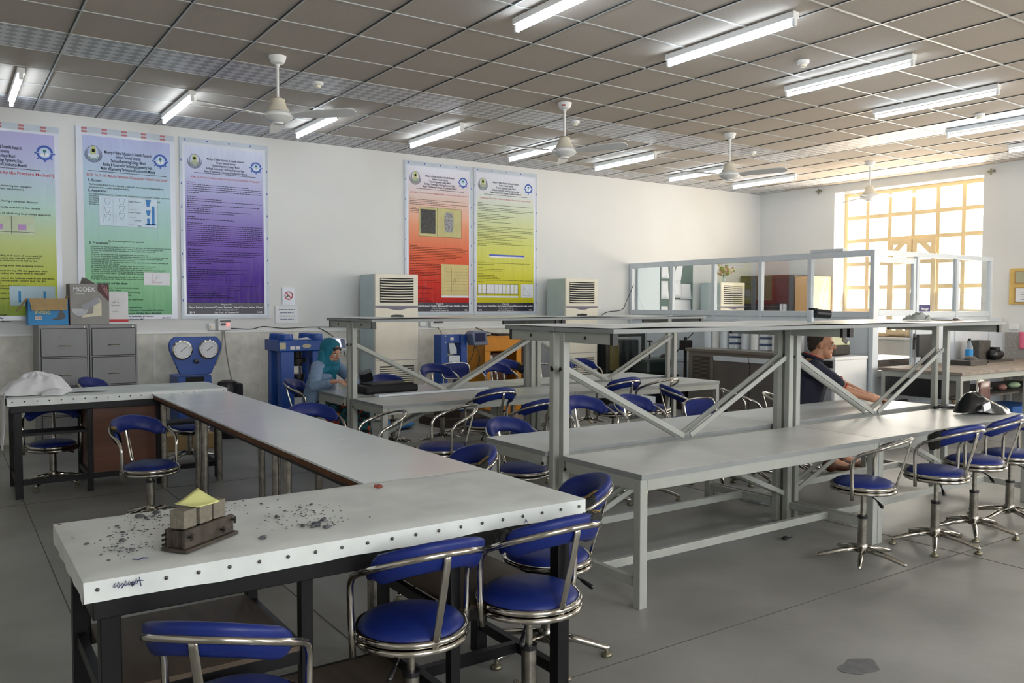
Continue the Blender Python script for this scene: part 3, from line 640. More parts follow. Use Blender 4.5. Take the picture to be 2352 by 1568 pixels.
for k, fl in enumerate((.9, .8, .85, .75)): wordbars(mb, 3.44+(1-fl)*.12, 3.44+(1-fl)*.12+.23*fl, 1.41-.04*k, .010)
mb.build('arabic_lines', mat('sign_navy', '3b4470', .5), t)
t = thing('switch_box', 'white wall switch box with red pilot lamp below the purple poster', 'switch box', (2.78, YW, 1.165))
MB().box(2.705, 2.85, YW-.07, YW, 1.165, 1.30).build('housing', mWhite, t, bevel=.006)
MB().box(2.73, 2.845, YW-.10, YW-.06, 1.265, 1.285).build('cover_flap', mat('smoke_plastic', '4a4848', .3), t, bevel=.004)
MB().ell((2.82, YW-.075, 1.235), .012, .01, .012).build('pilot_lamp', mRedLed, t)
MB().box(2.74, 2.79, YW-.076, YW-.068, 1.225, 1.25).build('rocker', mBlackP, t)
t = thing('wall_socket', 'square white plug socket on the wall left of the switch box', 'socket', (2.64, YW, 1.17))
MB().box(2.605, 2.68, YW-.04, YW, 1.17, 1.25).build('plate', mWhite, t, bevel=.004)
MB().cyl((2.642, YW-.055, 1.205), (2.642, YW-.03, 1.205), .022).build('plug', mCream, t, smooth='auto')
t = thing('switch_box', 'white wall switch box partly hidden behind the far bench shelf', 'switch box', (5.62, YW, 1.17))
MB().box(5.56, 5.76, YW-.07, YW, 1.165, 1.30).build('housing', mWhite, t, bevel=.006)
MB().box(5.60, 5.74, YW-.10, YW-.06, 1.225, 1.285).build('cover_flap', mBlackP, t)
t = thing('wall_socket', 'square white socket left of the half hidden switch box', 'socket', (5.46, YW, 1.18)); MB().box(5.41, 5.50, YW-.04, YW, 1.18, 1.27).build('plate', mWhite, t, bevel=.004)
def cable(pts, label, m=None, r=.005, n=6, cat='cable'):
    P = [Vector(p) for p in pts]; Q = []
    for i in range(len(P)-1):
        p0, p1, p2, p3 = P[max(0, i-1)], P[i], P[i+1], P[min(len(P)-1, i+2)]
        for k in range(6):
            u = k/6; Q.append(.5*((2*p1)+(-p0+p2)*u+(2*p0-5*p1+4*p2-p3)*u*u+(-p0+3*p1-3*p2+p3)*u**3))
    Q.append(P[-1]); return tag(MB().tube(Q, r, n).build('cable', m or mCable, smooth=True), label, cat)
cable([(2.85, YW-.045, 1.19), (3.1, YW-.045, 1.175), (3.25, YW-.045, 1.205), (3.5, YW-.045, 1.18), (3.9, YW-.045, 1.19), (4.4, YW-.045, 1.18)], 'thin black cable running along the dado rail towards the cooler', r=.005)
cable([(2.78, YW-.05, 1.17), (2.80, YW-.06, .9), (2.86, YW-.08, .55), (2.98, YW-.12, .30), (3.1, YW-.2, .02)], 'pale cable hanging from the pilot lamp switch box to the floor', mCableW, .007)
cable([(2.76, YW-.05, 1.17), (2.74, YW-.06, .95), (2.66, YW-.08, .75)], 'short pale cable hanging from the switch box to the black drum', mCableW, .007)
cable([(3.95, YW-.05, 1.18), (4.1, YW-.05, 1.1), (4.25, YW-.06, .95), (4.3, YW-.08, .8)], 'black cable looping down beside the nearer cooler tower')
cable([(9.28, YW-.1, 1.80), (9.15, YW-.08, 1.55), (9.05, YW-.08, 1.40), (8.75, YW-.06, 1.36), (8.55, YW-.05, 1.25)], 'thin black cable curving from the partition post along the wall', r=.006)
cable([(5.66, YW-.06, 1.18), (5.72, YW-.06, 1.10), (5.75, YW-.1, .95)], 'short black cable below the half hidden switch box')
cable([(6.3, YW-.05, 1.15), (6.5, YW-.06, 1.08), (6.65, YW-.07, 1.06)], 'short black cable sagging above the orange cabinet')
t = thing('wall_socket', 'small white socket on the window wall below the framed board', 'socket', (XW, 5.69, 1.14)); MB().box(XW-.03, XW, 5.63, 5.75, 1.14, 1.22).build('plate', mWhite, t, bevel=.004)
# ================================================================== GREY BENCHES
BL, BZ, SZ = 1.985, .66, 1.355
def bench_proto():
    t = thing('workbench', 'x', 'workbench'); K = dict(local=True)
    MB().box(0, BL, -.01, .600, BZ-.026, BZ).build('benchtop', mTop, t, bevel=.003, **K)
    e = MB().box(-.0015, BL+.0015, -.0115, -.0095, BZ-.027, BZ-.001).box(-.0015, 0, -.01, .600, BZ-.027, BZ-.001).box(BL, BL+.0015, -.01, .600, BZ-.027, BZ-.001).box(0, BL, .600, .6015, BZ-.027, BZ-.001)
    e.build('edge_banding', mTopEdge, t, **K)
    a = MB().box(.05, BL-.05, 0, .03, BZ-.085, BZ-.026).box(.05, BL-.05, .565, .595, BZ-.085, BZ-.026).box(0, .03, .045, .58, BZ-.085, BZ-.026).box(BL-.03, BL, .045, .58, BZ-.085, BZ-.026)
    a.build('apron_frame', mGrey, t, bevel=.003, **K)
    for x in (0, BL-.048): MB().box(x, x+.048, -.002, .046, 0, BZ-.027).build('leg', mGrey, t, bevel=.004, **K)
    for x in (.012, BL-.06): MB().box(x, x+.044, .616, .656, 0, SZ-.03).build('shelf_post', mGrey, t, bevel=.004, **K)
    for x in (.008, BL-.042): MB().box(x, x+.034, .046, .616, .10, .145).build('foot_rail', mGrey, t, bevel=.003, **K)
    MB().box(.04, BL-.04, .315, .349, .10, .145).build('stretcher', mGrey, t, bevel=.003, **K)
    for s_ in (0, 1):
        X = lambda v: v if s_ == 0 else BL-v
        br = MB()
        br.beam((X(.045), .646, 1.13), (X(.965), .646, BZ+.018), .012, .032, up=(0, 0, 1))
        br.build('diagonal_brace', mGrey, t, bevel=.002, **K)
        br = MB(); br.beam((X(.965), .646, BZ-.09), (X(.045), .646, .20), .012, .032, up=(0, 0, 1)); br.build('diagonal_brace', mGrey, t, bevel=.002, **K)
    for x in (.018, BL-.052):
        b = MB().box(x, x+.034, .245, .616, SZ-.084, SZ-.027).build('shelf_arm', mGrey, t, bevel=.003, **K)
        MB().box(x-.002, x+.036, .225, .245, SZ-.086, SZ-.026).build('end_cap', mBlackP, b, local=True)
        bo = MB().cyl((x-.004 if x < 1 else x+.034, .44, SZ-.055), (x if x < 1 else x+.038, .44, SZ-.055), .009, n=8).cyl((x-.010 if x < 1 else x+.034, .636, 1.13), (x if x < 1 else x+.044, .652, 1.115), .009, n=8).cyl((x-.024 if x < 1 else x+.05, .58, .59), (x-.018 if x < 1 else x+.056, .58, .59), .009, n=8)
        bo.build('bolt', mIron, t, **K)
    MB().grid(24, 4, lambda u, v: (u*BL, .20+v*.475, SZ+.004*math.sin(u*9)*max(0, 1-v*2))).build('shelf_laminate', mTop, t, smooth=True, **K)
    MB().box(0, BL, .20, .675, SZ-.027, SZ-.004).build('shelf_board', mTopEdge, t, bevel=.002, **K)
    return t
bp_ = bench_proto()
BN = [(2.75, 2.92, 0, 'grey two-level bench unit in the right foreground with a free left end'), (4.74, 2.92, 0, 'grey two-level bench unit carrying the black polythene bag'),
      (4.735, 4.285, 1, 'rear bench unit of the near row, its free left end beside the torn blue chair'), (6.725, 4.285, 1, 'rear bench unit of the near row where the man rests his hand'),
      (2.93, 6.12, 0, 'front bench unit of the far row with the long white strip'), (4.92, 6.12, 0, 'front bench unit of the far row nearest the steel counter'),
      (4.915, 7.495, 1, 'rear bench unit of the far row where the woman sits'), (6.905, 7.495, 1, 'rear bench unit of the far row behind which a flat backed chair stands')]
for i, (x, y, r, l) in enumerate(BN):
    o = bp_ if i == 0 else copy_tree(bp_)
    o.location = (x, y, 0); o.rotation_euler.z = PI*r; o['label'] = l; o['group'] = 'grey steel benches with upper shelves'

# ================================================================== CANVAS TOPPED TABLES AND LONG WHITE TABLE
def canvas_table(x, y, w, d, label, layout):
    t = thing('canvas_topped_table', label, 'table', (x, y, 0)); Z = .77
    # canvas: gently uneven sheet with folded lip
    def fn(u, v):
        X = -.012+u*(w+.024); Y_ = -.012+v*(d+.024)
        return (x+X, y+Y_, Z+.0035*noise.noise(Vector((X*3+x, Y_*3, 1)))-(.006 if u in (0, 1) or v in (0, 1) else 0))
    mb = MB().grid(40, 18, fn)
    def lip(p, q, nrm, seg):
        P = Vector(p); Q = Vector(q); n_ = Vector(nrm)
        mb.grid(seg, 3, lambda u, v: P.lerp(Q, u)+n_*(.0022*math.sin(u*seg*1.7)*v)+Vector((0, 0, -.006-v*(.055+.006*noise.noise(Vector((u*9, x, y)))))))
    a, b, c_, e = x-.012, x+w+.012, y-.012, y+d+.012
    lip((a, c_, Z), (b, c_, Z), (0, -1, 0), 40); lip((b, c_, Z), (b, e, Z), (1, 0, 0), 16); lip((b, e, Z), (a, e, Z), (0, 1, 0), 40); lip((a, e, Z), (a, c_, Z), (-1, 0, 0), 16)
    mb.build('canvas_cover', mCanvas, t, smooth=True)
    MB().box(x, x+w, y, y+d, Z-.035, Z-.006).build('board', mWood, t)
    f_ = MB()
    for yy in (y+.005, y+d-.045): f_.box(x+.01, x+w-.01, yy, yy+.04, .655, Z-.035)
    for xx in (x+.01, x+w-.05): f_.box(xx, xx+.04, y+.045, y+d-.045, .655, Z-.035)
    f_.build('top_frame', mBlack, t, bevel=.003)
    n = MB()
    for k, xx in enumerate([x+.02+(w-.04)*(j/19) for j in range(20)]):
        q = MB().ell((xx, y-.0155, Z-.028), .0055, .0035, .0055, n=8, m=5); q.build('nail', mNail, t, smooth=True)
    return t, Z
def leg(t, x, y, z1, s_=.05, z0=0, name='leg', m=None): MB().box(x, x+s_, y, y+s_, z0, z1).build(name, m or mBlack, t, bevel=.003)
# front table
tx, ty, tw, td = .295, 2.345, 1.62, .665
t, Z = canvas_table(tx, ty, tw, td, 'canvas topped black steel table in the left foreground carrying the mortar cubes', 0)
for xx in (tx+.03, tx+tw-.08):
    for yy in (ty+.03, ty+td-.075): leg(t, xx, yy, .655, .052)
for xx in (.875, 1.395):
    for yy in (ty+.05, ty+td-.075): leg(t, xx, yy, .655, .038)
for xa, xb in ((tx+.08, .875), (1.433, tx+tw-.08)):
    MB().box(xa, xb, ty+.06, ty+td-.06, .425, .44).build('shelf', mShelfW, t)
    for y_ in (ty+.06, ty+td-.09): MB().box(xa, xb, y_, y_+.03, .385, .425).build('shelf_rail', mBlack, t)
for x_ in (tx+.04, tx+tw-.07, .882, 1.402): MB().box(x_, x_+.025, ty+.08, ty+td-.07, .385, .424).build('shelf_rail', mBlack, t)
for x_ in (tx+tw-.07, 1.40, tx+.04): MB().box(x_, x_+.03, ty+.08, ty+td-.07, .10, .14).build('foot_rail', mBlack, t)
MB().box(1.43, tx+tw-.07, ty+.31, ty+.34, .10, .14).build('foot_rail', mBlack, t)
MB().box(.80, 1.41, ty+.10, ty+td-.03, .075, .095).build('floor_board', mShelfW, t)
MB().box(.80, 1.41, ty+td-.035, ty+td-.03, .070, .10).build('floor_board_trim', mBlack, t)
sc = MB()
for k in range(7):
    x_ = .352+.0085*k; sc.tube([(x_, ty-.0175, .742), (x_+.004, ty-.0178, .752+.003*math.sin(k*2.4)), (x_+.007, ty-.0178, .744), (x_+.002, ty-.0178, .738+.003*math.cos(k*1.9))], .0011, 4)
sc.tube([(.414, ty-.018, .757), (.418, ty-.018, .733)], .0011, 4).tube([(.409, ty-.018, .748), (.424, ty-.018, .747)], .0011, 4).build('pen_scribble', mInk, t)
txt('pen_letter', 'A', mInk, t, (1.655, ty-.0195, .718), .022, bold=.0)
sc = MB().tube([(.42+.012*math.sin(k*2.1)+.004*k, 2.44+.008*math.cos(k*3.), .7735) for k in range(9)], .0012, 4); sc.build('pen_scribble', mInk, t)
# left table
lx, ly, lw, ld = .405, 7.20, 1.58, .665
t, Z = canvas_table(lx, ly, lw, ld, 'canvas topped black steel table at the left under the bundled white cloth', 0)
for xx in (lx+.03, lx+lw-.08):
    for yy in (ly+.03, ly+ld-.075): leg(t, xx, yy, .655, .052)
for xx in (.93, 1.44):
    for yy in (ly+.05, ly+ld-.075): leg(t, xx, yy, .655, .038)
MB().box(.975, 1.44, ly+.075, ly+.09, .14, .655).build('front_panel', mWood, t)
MB().box(.96, .975, ly+.09, ly+ld-.08, .14, .655).build('side_panel', mWood, t)
MB().box(.975, 1.44, ly+.09, ly+ld-.08, .14, .155).build('cupboard_floor', mWood, t)
for xa, xb in ((lx+.08, .93), (1.478, lx+lw-.08)):
    MB().box(xa, xb, ly+.06, ly+.30, .47, .49).build('shelf', mBlack, t)
MB().box(lx+.08, lx+lw-.08, ly+.04, ly+.07, .10, .14).build('foot_rail', mBlack, t)
for x_ in (lx+lw-.07, lx+.04, .935): MB().box(x_, x_+.025, ly+.08, ly+ld-.07, .10, .14).build('foot_rail', mBlack, t)
# long white table
t = thing('long_table', 'long narrow white topped table running between the two canvas topped tables', 'table', (1.69, 5.1, 0))
for k, (ya, yb) in enumerate(((3.04, 5.0-.80), (4.2, 5.78), (5.78, 7.17))):
    MB().box(1.405, 1.975, ya+.0015, yb-.0015, .735, .745).build('laminate_panel', mLam, t)
MB().box(1.405, 1.975, 3.04, 7.17, .708, .7352).build('chipboard_core', mChip, t)
MB().box(1.44, 1.94, 3.06, 7.15, .675, .708).build('steel_frame', mBlack, t)
for x, y in ((1.46, 7.08), (1.90, 7.10), (1.46, 5.98), (1.90, 5.98), (1.48, 5.90), (1.46, 4.35), (1.90, 4.35), (1.49, 4.27), (1.46, 3.15), (1.90, 3.15)):
    MB().cyl((x, y, 0), (x, y, .675), .024, n=14).build('leg', mChromeR, t, smooth='auto')
for x, y in ((1.86, 6.6), (1.62, 6.3), (1.82, 5.2), (1.55, 5.5), (1.88, 4.55), (1.75, 3.5), (1.60, 4.0)): pass

# ================================================================== SWIVEL CHAIRS
def arc_pt(phi, k=1., dz=0., dy=0.):
    return Vector((.197*math.sin(phi)*k, .055+dy+.195*math.cos(phi)*k, .180+.080*max(0, math.cos(phi))+dz))
def hoop_path():
    L_ = [(-.190, .0, -.085), (-.194, 0, .0), (-.197, 0, .095), (-.199, .006, .135), (-.200, .028, .165)]
    A = [arc_pt(-PI/2+PI*i/24) for i in range(25)]
    return [Vector(p) for p in L_]+A+[Vector((-p[0], p[1], p[2])) for p in reversed(L_)]
CH = {}
def mesh_of(mb, name, m, smooth=True, bevel=0, sub=0):
    o = mb.build(name, m, None, smooth=smooth, bevel=bevel, local=True, sub=sub); return o
def pad_mesh(a0, a1):
    mb = MB(); n = 26; secs = []
    for i in range(n+1):
        u = i/n; phi = a0+(a1-a0)*u; e = min(u, 1-u)*n; s_ = 1. if e >= 2.2 else (.42, .74, .92)[int(e)]
        c_ = arc_pt(phi, .885, -.010, -.004); out = Vector((math.sin(phi), math.cos(phi), 0)); up = Vector((.30*out.x, .30*out.y, 1)).normalized()
        ring = []
        for k in range(14):
            an = 2*PI*k/14; cx = math.copysign(abs(math.cos(an))**.75, math.cos(an)); sx = math.copysign(abs(math.sin(an))**.75, math.sin(an))
            ring.append(c_+up*(.049*s_*cx)+out*(.023*s_*sx))
        secs += ring
    fs = [(i*14+k, (i+1)*14+k, (i+1)*14+(k+1) % 14, i*14+(k+1) % 14) for i in range(n) for k in range(14)]+[tuple(range(14)), tuple(range(n*14, n*14+14))[::-1]]
    return mb.add(secs, fs)
def tear_mesh(a0, a1, k0=-.3, k1=2*PI-.3, grow=1.07, rag=.10, n=12, q=14):
    mb = MB(); vs = []; rnd = random.Random(3)
    for i in range(n+1):
        phi = a0+(a1-a0)*i/n; c_ = arc_pt(phi, .885, -.010, -.004); out = Vector((math.sin(phi), math.cos(phi), 0)); up = Vector((.30*out.x, .30*out.y, 1)).normalized()
        e_ = min(i, n-i); s_ = grow*(1 if e_ >= 2 else (.80, .95)[e_])
        for k in range(q+1):
            an = k0+(k1-k0)*k/q; g_ = s_*(1+rnd.uniform(-rag, rag)*(1 if 0 < k < q else 0)); cx = math.copysign(abs(math.cos(an))**.75, math.cos(an)); sx = math.copysign(abs(math.sin(an))**.75, math.sin(an))
            vs.append(c_+up*(.049*g_*cx)+out*(.024*g_*sx))
    return mb.add(vs, [(i*(q+1)+k, (i+1)*(q+1)+k, (i+1)*(q+1)+k+1, i*(q+1)+k+1) for i in range(n) for k in range(q)])
def make_chair(kind, blue=None):
    t = thing('swivel_chair', 'x', 'chair'); blue = blue or mBlue
    up = []
    def U(o): o.parent = t; up.append(o); return o
    def Lw(o): o.parent = t; return o
    # five star base
    for k in range(5):
        a = 2*PI*k/5; d = Vector((math.cos(a), math.sin(a), 0))
        lg = Lw(mesh_of(MB().tube([d*.02+Vector((0, 0, .082)), d*.12+Vector((0, 0, .066)), d*.232+Vector((0, 0, .036)), d*.247+Vector((0, 0, .033))], .016, 8, radii=[.019, .016, .0115, .007]), 'leg', mChrome))
        lg['_star'] = 1
        if kind != 'noglide':
            gl = mesh_of(MB().lathe([(.006, .028), (.008, .016), (.020, .014), (.022, .003), (.018, 0), (.002, 0)], tuple(d*.236), 10), 'glide', mBrass); gl.parent = lg
    h = Lw(mesh_of(MB().lathe([(.002, .058), (.030, .058), (.034, .07), (.034, .10), (.026, .112), (.002, .112)]), 'hub', mChromeR, 'auto'))
    Lw(mesh_of(MB().cyl((0, 0, .105), (0, 0, .262), .0255, n=16), 'column_sleeve', mChromeR, 'auto'))
    Lw(mesh_of(MB().lathe([(.012, .256), (.0275, .256), (.0275, .272), (.012, .272)]), 'column_collar', mBlackP, 'auto'))
    pz = Lw(mesh_of(MB().cyl((0, 0, 0), (0, 0, 1), .013, n=12), 'gas_piston', mChromeR, 'auto')); pz.location.z = .265; pz['_piston'] = 1
    # seat
    U(mesh_of(MB().lathe([(.002, .020), (.06, .018), (.12, .011), (.150, .0), (.161, -.012), (.164, -.028), (.150, -.034), (.002, -.034)], n=36), 'seat_cushion', blue, 'auto'))
    rg = MB()
    for zz in (-.024, -.048): rg.tube([(.170*math.cos(2*PI*k/40), .170*math.sin(2*PI*k/40), zz) for k in range(40)], .0105, 8, closed=True)
    U(mesh_of(rg, 'seat_ring', mChrome))
    U(mesh_of(MB().lathe([(.002, -.034), (.160, -.034), (.158, -.052), (.05, -.060), (.04, -.085), (.002, -.085)], n=28), 'seat_pan', mBlackP, 'auto'))
    U(mesh_of(MB().tube([(.02, .03, -.075), (.08, .09, -.080), (.11, .12, -.095)], .004, 6).cap((.105, .115, -.092), (.135, .145, -.108), .007, .010, 8), 'height_lever', mBlackP))
    if kind == 'flat':
        fr = MB(); pts = []
        for k in range(28):
            a = 2*PI*k/28; cx = math.copysign(abs(math.cos(a))**.5, math.cos(a)); cz = math.copysign(abs(math.sin(a))**.5, math.sin(a)); pts.append((.175*cx, .21+.02*cz, .24+.085*cz))
        U(mesh_of(fr.tube(pts, .009, 8, closed=True).tube([(-.15, .10, -.05), (-.15, .20, -.03), (-.15, .205, .18)], .009, 8).tube([(.15, .10, -.05), (.15, .20, -.03), (.15, .205, .18)], .009, 8), 'back_frame', mChrome))
        pp = [(p[0]*.96, p[2]) for p in pts]
        U(mesh_of(MB().prism([(x, (z-.24)*.95+.24) for x, z in pp], (0, .197, 0), (1, 0, 0), (0, .05, 1), (0, .03, 0)), 'backrest', blue, 'auto', bevel=.008))
    else:
        U(mesh_of(MB().tube(hoop_path(), .0105, 10), 'back_hoop', mChrome))
        U(mesh_of(MB().tube([(0, .168, -.04), (0, .185, .02), (0, .222, .14), (0, .247, .235), (0, .250, .262)], .013, 8, sy=.45, up=(0, 1, 0)), 'back_strut', mChrome))
        if kind != 'hoop':
            a = math.radians(80)
            U(mesh_of(pad_mesh(-a, a), 'backrest', blue))
            R_ = math.radians
            if kind == 'torn_right':
                U(mesh_of(tear_mesh(R_(60), R_(82)), 'torn_patch', mTear)); U(mesh_of(tear_mesh(R_(52), R_(78), -.75, .1, 1.12, .05), 'exposed_foam', mFoam))
            if kind == 'torn_left':
                U(mesh_of(tear_mesh(R_(-82), R_(-62)), 'torn_patch', mTear)); U(mesh_of(tear_mesh(R_(-78), R_(-66), -.6, .3, 1.12, .05), 'exposed_foam', mFoam))
            if kind == 'torn_top':
                U(mesh_of(tear_mesh(R_(-66), R_(-14), -.9, 1.2, 1.08), 'torn_patch', mTear)); U(mesh_of(tear_mesh(R_(-56), R_(-22), -.2, .5, 1.12, .05), 'exposed_foam', mFoam))
                U(mesh_of(tear_mesh(R_(68), R_(82), -.9, 1.2, 1.08), 'torn_patch', mTear))
    for o in up: o['_up'] = 1
    return t
def setup(t, x, y, z, back, star, sc=1.):
    t.location = (x, y, 0); t.rotation_euler.z = math.atan2(-back[0], back[1]); t.scale = (sc, sc, sc); z = z/sc
    for c_ in t.children:
        if '_up' in c_: c_.location.z = z
        if '_star' in c_: c_.rotation_euler.z = star
        if '_piston' in c_: c_.scale.z = max(.02, z-.06-.265)
PR = {}
CHAIRS = [
 ('pad', 1.236, 2.378, .462, (-.05, -1), .3, 1.05, 'blue swivel chair at the middle of the front canvas table, seen from behind'),
 ('torn_top', 1.675, 2.335, .482, (.02, -1), .5, 1.05, 'blue swivel chair with split foam along its back, right front of the canvas table'),
 ('pad', .625, 2.20, .428, (-.62, -.78), .2, 1., 'blue swivel chair cut off by the bottom edge of the photo'),
 ('torn_right', 2.075, 2.76, .445, (.90, -.43), .1, 1.06, 'torn blue chair beyond the right end of the front canvas table'),
 ('torn_right', 2.08, 3.63, .44, (.95, -.15), .95, 1.06, 'torn blue chair against the long white table, left of the near bench row'),
 ('hoop', 3.02, 5.32, .44, (.95, -.15), .4, 1.06, 'chair with bare chrome hoop and a whole blue seat visible, between the bench rows'),
 ('hoop', 2.45, 5.35, .44, (.95, -.1), .7, 1.06, 'chair with bare chrome hoop just behind the long white table'),
 ('pad', 2.26, 5.80, .42, (.0, 1), .2, 1.06, 'blue chair with its back towards the woman, beside the long white table'),
 ('torn_left', 1.145, 5.985, .396, (-.42, .91), .3, 1.06, 'worn blue chair standing free left of the long white table'),
 ('hoop', 1.91, 8.14, .36, (.3, .95), .2, 1.06, 'low chair behind the left canvas table, its tilted seat seen under the long table'),
 ('pad', .73, 7.68, .35, (.15, 1), .5, 1.06, 'low chair under the shelf of the left canvas table'),
 ('pad', 1.30, 8.62, .47, (-.8, .6), .5, 1.06, 'chair whose blue pad tip pokes up before the filing cabinets'),
 ('noglide', 4.33, 2.76, .475, (.26, -.96), .25, 1.0, 'rusty posted chair at the right with a bare chrome hoop'),
 ('torn_right', 5.00, 2.70, .475, (-.12, -.97), .62, 1.03, 'blue chair with a torn pad, second in the right hand line of chairs'),
 ('pad', 5.50, 2.72, .49, (.17, -.98), .35, 1.03, 'blue chair third in the right hand line, before the black bag'),
 ('pad', 6.02, 2.74, .475, (.2, -.98), .9, 1.03, 'blue chair cut by the right edge of the photo'),
 ('pad', 3.76, 5.86, .49, (0, -1), .3, 1.06, 'blue chair seen from behind at the far bench row, right of the bare hoop chairs'),
 ('pad', 4.09, 5.72, .39, (.1, -1), .3, 1.06, 'low blue chair seen from behind, left of the near bench posts'),
 ('pad', 5.23, 5.93, .5, (0, -1), .8, 1.06, 'blue chair seen from behind at the far bench row, left of a bare hoop chair'),
 ('hoop', 5.66, 5.86, .5, (.0, -1), .2, 1.06, 'bare hoop chair at the far bench row, seen over the near benches'),
 ('pad', 3.23, 4.58, .38, (-.1, 1), .7, 1.06, 'low blue chair pushed under the left end of the rear near bench'),
 ('pad', 4.00, 4.72, .47, (.0, 1), .4, 1.06, 'blue chair facing the camera behind the near benches, right of the bench posts'),
 ('pad', 4.45, 4.65, .46, (-.05, 1), .1, 1.06, 'blue chair facing the camera behind the near benches, third from the posts'),
 ('pad', 5.50, 5.22, .46, (-.85, .5), .4, 1.06, 'blue chair turned sideways between the rows before the steel counter'),
 ('flat', 5.28, 4.66, .34, (0, 1), .2, 1.06, 'chair with a flat chrome framed back behind the near benches'),
 ('hoop', 5.66, 4.64, .49, (-.8, .5), .9, 1.06, 'bare hoop chair left of the seated man'),
 ('pad', 3.84, 7.78, .43, (0, 1), .3, 1.06, 'blue chair behind the black bag before the nearer cooler tower'),
 ('pad', 4.42, 7.76, .52, (0, 1), .5, 1.06, 'blue chair in front of the small blue testing frame'),
 ('flat', 4.87, 8.02, .46, (0, 1), .1, 1.06, 'flat backed chair with chrome rim between two blue chairs behind the far benches'),
 ('pad', 5.20, 7.76, .5, (0, 1), .2, 1.06, 'blue chair in front of the orange cabinet'),
 ('torn_right', 5.62, 8.18, .5, (.1, 1), .2, 1.06, 'ragged blue chair just left of the far bench posts'),
 ('hoop', 5.84, 7.74, .5, (.2, 1), .2, 1.06, 'bare hoop chair behind the far bench row, right of the far posts'),
 ('pad', 6.52, 7.86, .50, (.1, 1), .6, 1.06, 'blue chair before the lower grille of the second cooler tower'),
 ('pad', 2.98, 7.80, .44, (-.80, .60), .2, 1.06, 'blue chair the woman is sitting on'),
 ('hoop', 6.16, 4.60, .42, (-.55, .83), .2, 1.06, 'chair the man is sitting on'),
]
for i, (k, x, y, z, b, st, sc, l) in enumerate(CHAIRS):
    src = k if k != 'noglide' else 'hoop_ng'
    if k == 'noglide':
        t = make_chair('hoop')
        for ch in list(t.children):
            if '_star' in ch:
                for g_ in list(ch.children): bpy.data.objects.remove(g_)
        setup(t, x, y, z, b, st, sc)
    elif k not in PR: PR[k] = (x, y, z, b, st, sc, l); t = make_chair(k); PR[k] = t; setup(t, x, y, z, b, st, sc)
    else: t = copy_tree(PR[k]); setup(t, x, y, z, b, st, sc)
    t['label'] = l; t['group'] = 'swivel chairs around the tables'
    if 'bare' in l and 'whole blue seat' in l:
        pass
for o in bpy.data.objects:      # the low chair behind the left table has a seat sagging towards the room
    if o.get('label', '').startswith('low chair behind the left canvas table'):
        ax = (Matrix.Rotation(-o.rotation_euler.z, 3, 'Z') @ Vector((.98, -.17, 0))).normalized()
        for c_ in o.children:
            if '_up' in c_: c_.rotation_euler = Matrix.Rotation(math.radians(13), 3, ax).to_euler()
for o in bpy.data.objects:
    for k in ('_up', '_star', '_piston'):
        if k in o: del o[k]
# ================================================================== THINGS ON THE FRONT TABLE
ux = Vector((.81, .58, 0)).normalized(); uy = Vector((-ux.y, ux.x, 0)); oM = Vector((.552, 2.412, .773)); uz = Vector((0, 0, 1))
t = thing('cube_mould', 'rusty steel three cube mould with wing bolts lying on the front canvas table', 'mould', tuple(oM))
def ob(mb, a0, a1, b0, b1, c0, c1):
    c_ = oM+ux*(a0+a1)/2+uy*(b0+b1)/2+uz*(c0+c1)/2; return mb.obox(c_, ux*(a1-a0)/2, uy*(b1-b0)/2, uz*(c1-c0)/2)
ob(MB(), 0, .225, 0, .092, 0, .010).build('base_plate', mRust, t, bevel=.002)
ob(MB(), .006, .214, .010, .022, .010, .062).build('side_plate', mRust, t, bevel=.002)
ob(MB(), .006, .214, .070, .082, .010, .062).build('side_plate', mRust, t, bevel=.002)
for a in (.018, .076, .134, .192): ob(MB(), a, a+.008, .022, .070, .010, .056).build('divider', mRust, t)
for a, b, c_ in ((.02, .004, .042), (.155, .004, .030), (.205, .004, .048)):
    p = oM+ux*a+uy*b+uz*c_; q = MB().cyl(p-uy*.010, p+uy*.014, .003, n=8).obox(p-uy*.006, ux*.004, uy*.002, uz*.010); q.build('wing_bolt', mIron, t)
p = oM+ux*.002+uy*.076; 
for c_ in (.02, .034, .048): MB().cyl(p+uz*c_-ux*.010, p+uz*c_+ux*.006, .004, n=8).build('wing_bolt', mIron, t)
for k, (a, l) in enumerate(((.005, 'leftmost grey mortar cube, its top free'), (.070, 'middle grey mortar cube under the yellow note'), (.130, 'rightmost grey mortar cube under the yellow note'))):
    b_ = MB(); ob(b_, a+.012, a+.063, .022, .073, .0625, .114); tag(b_.build('mortar_cube', mConc, bevel=.0015), l+', on the mould', 'mortar cube', 'mortar cubes')
pC = oM+ux*.105+uy*.05+uz*.1155
def note(u, v):
    a = (u-.5)*.088; b = (v-.5)*.088; ca, sa = math.cos(-.085), math.sin(-.085)
    lift = .070*max(0, (u+v)/2-.45)**1.3 + .004*max(0, .4-u)
    return pC+ux*(a*ca-b*sa)+uy*(a*sa+b*ca)+uz*(.001+lift)
nt_ = MB().grid(8, 8, note).build('sticky_note', mYellow, None, smooth=True, solid=.0006); tag(nt_, 'curled yellow paper note lying on top of the mortar cubes', 'note')
